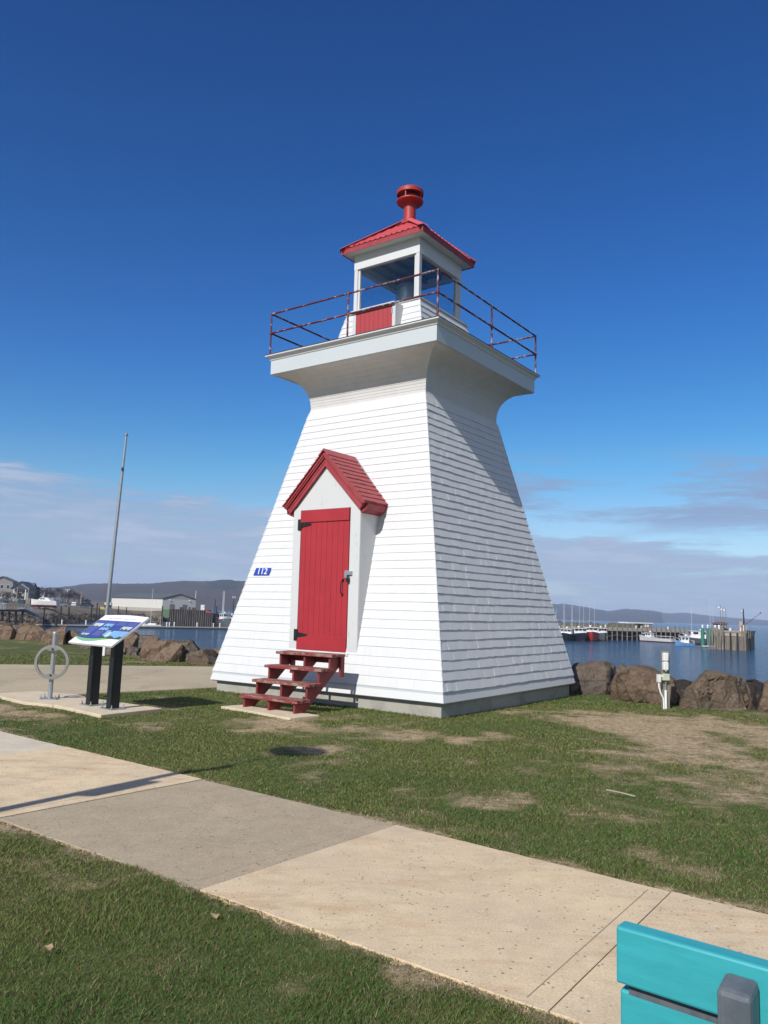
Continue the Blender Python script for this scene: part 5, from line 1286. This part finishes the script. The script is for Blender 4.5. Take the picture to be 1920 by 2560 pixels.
def pier_block():
    f0=onw(1787,1623);f1=onw(1865,1626.8);d=Vector((f1.x-f0.x,f1.y-f0.y,0));Lw=d.length;rz=math.atan2(d.y,d.x)
    t=thing('timber_pier','square weathered timber pier head with dark upright fenders at the right','pier',(f0.x,f0.y,0),rz)
    zt=at(1835,1577,200).z
    m=Mat('pier_planking',.9,0,.2);c=m.mix(m.ramp(m.noise(2.2,5,.7,(2.2,1,.12)),.32,.68),(.075,.062,.05,1),(.29,.25,.195,1));c=m.mix(m.ramp(m.noise(.6,4,.6),.45,.7,0,.6),c,(.10,.085,.07,1));m.color(c)
    Dp=30
    b=MB();b.bb((0,0,WZ-2),(Lw,Dp,zt-1.35));b.build('plank_wall',m.m,t)
    b=MB();b.bb((-.15,-.15,zt-1.345),(Lw+.15,Dp,zt-.45));b.build('cap_beam',M['wood_deck'],t)
    b=MB();b.bb((-.3,-.3,zt-.445),(Lw+.3,Dp,zt));b.build('deck',plain('deck_timber_light',(.31,.275,.225,1),.9),t)
    for k,x in enumerate((.02,.13,.19,.30,.52,.74,.90,.985)):
        b=MB();dk=k in(2,3,4,5);b.tube((x*Lw,-.35,WZ-2),(x*Lw,-.30,zt-(.45 if dk else -.25*k)),.26,.22,10);b.build('fender_post',M['wood_dark' if dk else 'wood_grey'],t)
    for k in range(4):
        b=MB();b.tube((Lw+.5+.0*k,k*3.0-.2,WZ-2),(Lw+.35,k*3.0-.1,zt+.2),.26,.22,10);b.build('side_pile',M['wood_dark' if k%2==0 else 'wood_grey'],t)
    for k in range(6):
        b=MB();x=-1.2+.62*k;b.tube((x,-.6-.1*(k%2),WZ-2),(x+.15,-.45,zt+.3+.5*((k*3)%4)/3),.24,.2,10);b.build('corner_pile',M['wood_grey'],t)
    mw=Matrix.Translation((f0.x,f0.y,0))@Matrix.Rotation(rz,4,'Z')
    for x,y,h in((.02,.5,1.3),(.14,.6,1.35),(.505,.8,.7),(.84,.8,.75)):
        b=MB();b.lathe([(.26,0),(.26,h*.65),(.32,h*.7),(.22,h*.9),(.02,h)],(x*Lw,y,zt),10);b.build('bollard',M['boat_white'],t)
    s=thing('pier_hut','small grey hut with brown roof on the pier head','hut',mw@Vector((-.2,14,zt)),rz)
    b=MB();b.bb((-1.5,-1.3,-.2),(1.7,1.3,1.5));b.build('wall',M['house_grey'],s);b=MB();b.hexa([(-1.9,-1.7,1.505),(2.1,-1.7,1.505),(2.1,1.7,1.505),(-1.9,1.7,1.505),(-1.2,-.6,2.1),(1.4,-.6,2.1),(1.4,.6,2.1),(-1.2,.6,2.1)]);b.build('roof',M['brown_roof'],s)
    b=MB();b.bb((-1.1,-1.35,.5),(-.4,-1.305,1.1));b.build('window',M['dark_glass'],s)
    for i,(x,h,lab) in enumerate(((.035,6.6,'tall thin lamp mast left of the pier hut roof'),(.12,6.1,'thin lamp mast in the middle above the pier hut'),(.22,5.9,'thin lamp mast at the right of the pier hut'))):
        q=thing('lamp_mast',lab,'lamp mast',mw@Vector((x*Lw,12,zt)),rz,'lamp masts on the pier head');b=MB();b.tube((0,0,0),(0,0,h),.10,.06,6);b.build('mast',M['wood_grey'],q)
        b=MB();b.lathe([(.05,-.3),(.28,-.2),(.3,.1),(.05,.3)],(-.35,0,h-.7),10);b.build('lamp_head',M['boat_white'],q)
    q=thing('crane','dark slim crane mast with a long slanting boom on the right pier corner','crane',mw@Vector((Lw*.93,3,zt)),rz)
    b=MB();b.tube((0,0,0),(-.15,0,5.6),.22,.12,8);b.build('mast',M['wood_dark'],q);b=MB();b.tube((.2,0,1.6),(3.7,1.5,4.6),.07,.04,6);b.box((3.7,1.5,4.7),(.25,.25,.4));b.build('boom',M['wood_dark'],q)
    b=MB();b.bb((-.25,-.25,0),(.45,.5,1.5));b.build('winch_housing',M['boat_white'],q);b=MB();b.lathe([(.05,-.2),(.25,0),(.05,.3)],(-.5,0,4.9),10);b.build('lamp',M['boat_white'],q)
    q=thing('fuel_cabinet','pale grey tall cabinet with red base near the crane','cabinet',mw@Vector((Lw*.82,4,zt)),rz)
    b=MB();b.bb((-.45,-.4,.6),(.45,.4,2.4));b.build('housing',M['wood_deck'],q,bevel=.1);b=MB();b.bb((-.6,-.5,0),(.6,.5,.595));b.build('base',M['orange'],q)
    b=MB();b.box((0,0,.3),(.7,.7,.6));b.box((.5,.3,.22),(.5,.4,.44));b.box((-.2,.1,.8),(.4,.4,.4));o=b.build('tarp_heap',M['black'],bevel=.1);o.matrix_world=mw@Matrix.Translation((Lw*.29,3,zt));tag(o,'black tarpaulin heap on the pier deck right of the hut','tarpaulin')
pier_block()
for i,(x,w2) in enumerate(((1757,.55),(1770,.5),(1779,.4),(1785,.4))):
    p=onw(x,1614.5-i*.3);t=thing('fender_pile',['green fender post standing leftmost on the white raft','green fender post second from the left on the raft','green fender post third from the left by the pier corner','green fender post touching the pier corner'][i],'post',p,0,'green fender posts by the pier')
    b=MB();b.tube((0,0,-2),(0,0,at(x,1572+i*.4,205).z-WZ),w2,w2*.9,10);b.build('post',M['green_post'],t)
    if i<2:b=MB();b.lathe([(.25,0),(.25,.4),(.35,.5),(.2,.9),(.02,1.)],(0,0,at(x,1572,205).z-WZ),10);b.build('cap',M['boat_white'],t)
p=onw(1766,1617.5);t=thing('raft','low white edged raft under the green fender posts','raft',p,R(14));b=MB();b.bb((-1.8,-1,-.2),(1.8,2.4,.12));b.build('float',M['wood_grey'],t);b=MB();b.bb((-1.9,-1.1,.125),(1.9,-.8,.42));b.build('white_edge',M['boat_white'],t)

# ------------------------------------------------------------------ left harbour
PL=[(475,460,600),(540,468,735),(655,465,665),(752,485,722),(850,488,737),(703,605,757),(1135,480,737),(1205,437,697),(1237,495,695)]
names_=['leftmost thin piling, before the motor boat bow','tall thin piling right of the leftmost one','thin piling before the motor boat stern','thin piling just right of the motor boat','thin piling alone right of the motor boat','short thick dark piling lower than the rest near the bike rack','thin piling left of the flagpole','tallest thin piling close to the flagpole','thin piling touching the flagpole line']
for i,(x,y0,y1) in enumerate(PL):
    X=x*.19892;ya=1420+y0*.19892;yb=1420+y1*.19892;p=onw(X,max(yb,1555));t=thing('piling','dark '+names_[i],'piling',p,0,'dark pilings along the left float')
    h=at(X,ya,p.y).z-WZ;b=MB();b.tube((0,0,-2),(0,0,h),.20 if i!=5 else .28,.18 if i!=5 else .26,8);b.build('post',M['wood_dark'],t);b=MB();b.tube((0,0,-.1),(0,0,h*.42),.18,.18,8);b.build('tide_band',M['pile_pale'],t)
for i,(X,ya,yb) in enumerate(((294,1515,1552),(314,1518,1553),(403,1514.5,1567),(539,1516,1569),(543,1530,1570))):
    p=onw(X,yb);t=thing('piling','dark '+['piling before the left part of the warehouse wall','piling before the middle of the warehouse wall','tall piling at the front corner of the warehouse','tall piling at the right end of the black timber wall','shorter piling paired with the tall one right of the black timber wall'][i],'piling',p,0,'dark pilings along the left float')
    h=at(X,ya,p.y).z-WZ;b=MB();b.tube((0,0,-2),(0,0,h),.2,.17,8);b.build('post',M['wood_dark'],t)
def floating_dock():
    a=onw(96,1566);c=onw(574,1573.5);d=Vector((c.x-a.x,c.y-a.y,0));L_=d.length;rz=math.atan2(d.y,d.x)
    t=thing('floating_dock','long low grey floating dock with white mooring posts','dock',(a.x,a.y,WZ),rz)
    b=MB();b.bb((0,0,.28),(L_,3.2,.52));b.build('deck',M['wood_deck'],t);b=MB();b.bb((0,-.05,-.3),(L_,3.1,.275));b.build('float',M['wood_dark'],t)
    for k,(f,y) in enumerate(((.12,2.7),(.236,2.7),(.52,.3),(.655,.3),(.70,2.8),(.83,2.8),(.905,.3),(.965,2.8),(.64,.3))):
        b=MB();b.lathe([(.16,0),(.16,.85),(.22,.9),(.2,1.15),(.02,1.2)],(f*L_,y,.52),10);b.build('mooring_post',M['boat_white'],t)
floating_dock()
def timber_wall():
    a=onw(412,1562.5);c=onw(531,1566.5);d=Vector((c.x-a.x,c.y-a.y,0));L_=d.length;rz=math.atan2(d.y,d.x)
    t=thing('timber_breastwork','tall black timber quay wall faced with pale upright piles','quay wall',(a.x,a.y,0),rz)
    z=at(470,1524.5,252).z
    b=MB();b.bb((1.5,0,WZ-2),(L_*.80,12,z));b.bb((L_*.80+.01,.3,WZ-2),(L_,12,z-.9));b.build('wall_face',M['wood_dark'],t) if False else None
    b=MB();b.prism([(1.5,0,WZ-2),(L_,0,WZ-2),(L_,0,z-.9),(L_*.8,0,z-.9),(L_*.8,0,z),(1.5,0,z)],(0,12,0));b.build('wall_face',M['wood_dark'],t)
    r=random.Random(6)
    for k in range(20):
        x=1.7+(L_-1.9)*k/19+r.uniform(-.15,.15);top=(z if x<L_*.8 else z-.9)+r.uniform(-.25,.35)
        b=MB();b.tube((x+r.uniform(-.15,.15),-.2,WZ-2),(x,-.15,top),.085,.08,6);b.build('pile',M['pile_pale'],t)
    mw=Matrix.Translation((a.x,a.y,0))@Matrix.Rotation(rz,4,'Z')
    q=thing('container','pale green container standing at the left end of the quay wall','container',mw@Vector((-.4,1.2,z-2.9)),rz);b=MB();b.bb((-.9,-1,0),(1.6,4,2.9));b.build('box',M['container_green'],q,bevel=.04);b=MB();b.bb((-.7,-1.05,.15),(1.4,-1.005,2.75));b.build('door',plain('container_green_door',(.10,.17,.10,1),.7),q)
    b=MB();b.bb((-1.6,-1.4,-1.2),(2.2,4.5,-.02));b.build('timber_base',M['wood_dark'],q)
    q=thing('white_kiosk','small white box hut standing on the quay wall','hut',mw@Vector((L_*.75,2,z)),rz);b=MB();b.bb((-.6,-.6,0),(.6,.6,1.65));b.build('wall',M['boat_white'],q);b=MB();b.bb((.15,-.64,.9),(.4,-.605,1.15));b.build('window',M['dark_glass'],q)
    b=MB();b.bb((-.66,-.66,1.655),(.66,.66,1.73));b.build('roof',M['boat_white'],q)
    for i,(f,lab,mt) in enumerate(((.10,'rusty brown gear crate stacked on the left of the quay wall','brown_roof'),(.30,'dark brown gear crate stacked on the middle of the quay wall','boot_red'),(.56,'small reddish gear crate on the quay wall right of the warehouse doors','brown_roof'),(.86,'red net heap piled on the lower right end of the quay','orange'))):
        q=thing('gear_crate' if i<3 else 'net_heap',lab,'crate' if i<3 else 'net heap',mw@Vector((f*L_,2.0,z if f<.8 else z-.9)),rz+.2*i)
        if i<3:
            b=MB();b.bb((-.6,-.5,0),(.6,.5,.7));b.build('crate_body',M[mt],q,bevel=.03);b=MB();b.bb((-.65,-.55,.705),(.65,.55,.78));b.build('crate_lid',M['wood_grey'],q)
        else:
            b=MB();r=random.Random(2)
            b.hexa([(-1.3,-.8,0),(1.3,-.8,0),(1.2,.8,0),(-1.2,.8,0),(-.6,-.4,.8),(.7,-.3,.65),(.5,.4,.7),(-.5,.4,.9)]);b.build('net',M['orange'],q,bevel=.2)
timber_wall()
lightpole('slim lamp post with white head beyond the quay wall',537,1498,1525,300,False,'wood_dark','street_lamp','street lamp')
t=lightpole('tall white flag mast at the right end of the warehouse',487,1477,1526,395,False,'boat_white','mast','mast')
t=lightpole('twin headed lamp post standing beside the white shingle edge of the lighthouse',583,1494,1528,330,False,'wood_dark','street_light','street light')
hh=at(583,1494,330).z-at(583,1528,330).z
b=MB();b.box((0,0,hh-.2),(1.0,.1,.1));b.box((-.45,0,hh+.2),(.22,.2,.8));b.box((.45,0,hh+.2),(.22,.2,.8));b.build('lamp_heads',M['boat_white'],t)
p=onw(556,1567);fishing_boat('grey fishing boat with four pale masts right of the quay wall',p,toward(p)+.5,9,3.8,'boat_grey',(.0,.3,1.9),((-.2,.3,9.4,.07),(-.05,.1,9.3,.07),(.05,-.1,9.4,.07),(.15,-.3,9.2,.07)),D=2.2,extras=8)
p=onw(572,1565);fishing_boat('red trimmed fishing boat moored farthest right beside the lighthouse edge',p,toward(p)+.9,9,3.6,'boat_navy',(.0,.3,1.6),((-.1,.2,3.,.06),),D=2.0,trim='orange',extras=8)
p=onw(566,1570);t=thing('work_float','low grey work float with a pale green drum near the lighthouse edge','float',p,R(20));b=MB();b.bb((-2.5,-1.2,-.3),(2.5,1.2,.35));b.build('deck',M['wood_deck'],t);b=MB();b.lathe([(.4,.36),(.4,.9),(.3,1.0),(.02,1.02)],(1.4,0,0),12);b.build('drum',M['box_green'],t)
# sailing yacht at the float
p=onw(380,1567);t=thing('sailboat','small white sailing yacht with a bare mast moored at the floating dock','sailboat',(p.x,p.y,WZ),R(172))
b=MB();hull(b,6.0,1.9,.62,.4,.25,mi=0);b.build('hull',M['boat_white'],t,True)
b=MB();P=[(-1.4,.6),(1.3,.6),(.9,1.0),(-1.3,1.0)];b.prism([(x,-.5,z) for x,z in P],(0,1.,0));cbn=b.build('cabin',M['boat_white'],t,bevel=.05);b=MB();b.bb((-.8,-.54,.72),(.6,-.505,.88));b.build('window',M['dark_glass'],cbn)
hm=at(394,1472,p.y).z-WZ
b=MB();b.tube((.6,0,.6),(.5,0,hm),.06,.04,6);b.build('mast',M['boat_white'],t);b=MB();b.tube((.6,0,1.5),(-2.0,0,1.6),.05,.05,6);b.build('boom',M['wood_deck'],t)
b=MB();b.tube((.5,0,hm),(2.9,0,.8),.012,.012,3);b.tube((.5,0,hm),(-2.9,0,.7),.012,.012,3);b.build('rigging',M['steel'],t)
# motor boat on the hard
p=at(111,1521.5,238);t=thing('motor_boat','white cabin motor boat standing on cradle legs on the far bank','boat',p,R(172))
BS=(146-77)/1977*238*1.02
b=MB();hull(b,BS,2.9,1.0,.9,.45);b.build('hull',M['boat_white'],t,True);t.location.z+=1.35
b=MB();hull(b,BS*.98,2.85,-.28,.92,0);b.build('bottom_paint',M['boot_red'],t,True)
b=MB();P=[(-BS*.30,.95),(BS*.26,.95),(BS*.17,1.35),(BS*.10,1.9),(-BS*.18,1.9),(-BS*.22,1.45)];b.prism([(x,-1.15,z) for x,z in P],(0,2.3,0));cbn=b.build('cabin',M['boat_white'],t,bevel=.06)
for x in(-.02,.07):
    for s in(1,-1):b=MB();b.bb((x*BS-.28,s*1.155,1.35),(x*BS+.3,s*1.19,1.7));b.build('window',M['dark_glass'],cbn)
b=MB();b.prism([(BS*.185,-1.0,1.38),(BS*.185,1.0,1.38),(BS*.125,1.0,1.75),(BS*.125,-1.0,1.75)],(.06,0,.02));b.build('windscreen',M['dark_glass'],cbn)
b=MB();b.tube((BS*.07,0,1.9),(BS*.05,0,3.5),.06,.04,6);b.lathe([(.02,-.1),(.22,-.05),(.2,.15),(.02,.2)],(BS*.10,0,2.25),10);b.build('mast',M['boat_white'],t)
b=MB();b.path([(-BS*.46,1.2,1.05),(-BS*.46,1.2,1.75),(-BS*.30,1.2,1.75)],.04,5);b.path([(-BS*.46,-1.2,1.05),(-BS*.46,-1.2,1.75),(-BS*.30,-1.2,1.75)],.04,5);b.build('stern_rail',M['steel'],t)
for x in(-.32,0,.28):
    for s in(1,-1):b=MB();b.tube((x*BS,s*1.4,-1.6),(x*BS,s*.75,-.2),.07,.07,6);b.build('cradle_leg',M['wood_grey'],t)
# left wharf with gangway
def left_wharf():
    a=onw(-60,1572);c=onw(56,1573);d=Vector((c.x-a.x,c.y-a.y,0));L_=d.length;rz=math.atan2(d.y,d.x)
    t=thing('landing_stage','dark timber landing stage on thick legs with a slatted railing at the far left','landing stage',(a.x,a.y,0),rz)
    z=at(30,1525,a.y).z
    b=MB();b.bb((0,-.2,z-.45),(L_,5,z));b.build('deck',M['wood_dark'],t)
    for k in range(7):
        x=L_*(.1+.88*k/6);b=MB();b.tube((x,.2,WZ-2),(x,.2,z-.46),.26,.24,8);b.build('leg',M['wood_dark'],t)
    b=MB();b.bb((0,.05,z-2.6),(L_*.9,.35,z-2.35));b.build('cross_beam',M['wood_dark'],t)
    b=MB();b.bb((0,-.15,z+1.0),(L_,-.05,z+1.1));
    b.build('handrail',M['wood_grey'],t)
    for k in range(30):
        x=L_*k/29;b=MB();b.bb((x-.04,-.14,z),(x+.04,-.06,z+.995));b.build('baluster',M['wood_grey'],t)
    mw=Matrix.Translation((a.x,a.y,0))@Matrix.Rotation(rz,4,'Z')
    s=thing('ticket_booth','small white gabled booth with round sign on the landing stage','booth',mw@Vector((L_*.55,2.2,z)),rz)
    b=MB();b.bb((-.9,-.9,0),(.9,.9,1.9));b.build('wall',M['boat_white'],s);b=MB();b.prism([(-1.1,-1.1,1.91),(1.1,-1.1,1.91),(0,-1.1,2.7)],(0,2.2,0));b.build('roof',M['house_grey'],s);b=MB();b.tube((.3,-.905,1.2),(.3,-.94,1.2),.35,.35,16);b.build('round_sign',M['sign_white'],s)
    s=thing('canopy_tent','low grey canopy roof beside the white booth','canopy',mw@Vector((L_*.74,2.5,z)),rz)
    b=MB();b.prism([(-1.6,-1.2,1.5),(1.9,-1.2,1.3),(1.9,-1.2,1.4),(-1.6,-1.2,2.1)],(0,2.4,0));b.build('roof',M['house_grey'],s)
    for x in(-1.5,1.7):b=MB();b.box((x,-1.1,.7),(.1,.1,1.4));b.build('post',M['wood_grey'],s)
    g0=at(53,1519.5,a.y);g1=onw(128,1560)+Vector((0,0,.6))
    dd=g1-g0;g=thing('gangway','long sloping grey aluminium gangway leading down to the float','gangway',g0,math.atan2(dd.y,dd.x))
    Lh=math.hypot(dd.x,dd.y);dz=dd.z
    b=MB();b.hexa([(0,-.7,-.25),(Lh,-.7,dz-.25),(Lh,.7,dz-.25),(0,.7,-.25),(0,-.7,0),(Lh,-.7,dz),(Lh,.7,dz),(0,.7,0)]);b.build('ramp',M['steel'],g)
    for s in(-.7,.7):
        b=MB();b.tube((0,s,1.0),(Lh,s,dz+1.0),.05,.05,5);n=11
        for k in range(n+1):
            f=k/n;b.tube((Lh*f,s,dz*f),(Lh*f,s,dz*f+1),.035,.035,4)
            if k<n:b.tube((Lh*f,s,dz*f),(Lh*(f+1/n),s,dz*(f+1/n)+1),.025,.025,4)
        b.build('side_truss',M['steel'],g)
left_wharf()

# ------------------------------------------------------------------ air
hz=bpy.data.materials.new('sea_haze');hz.use_nodes=True;hz.node_tree.nodes.clear()
v=hz.node_tree.nodes.new('ShaderNodeVolumePrincipled');v.inputs['Density'].default_value=1.75e-4;v.inputs['Color'].default_value=(.62,.76,1,1);v.inputs['Anisotropy'].default_value=.0
oo=hz.node_tree.nodes.new('ShaderNodeOutputMaterial');hz.node_tree.links.new(v.outputs[0],oo.inputs['Volume'])
b=MB();b.bb((-9000,-400,-13),(9000,9000,190));o=b.build('haze',hz);tag(o,kind='stuff')
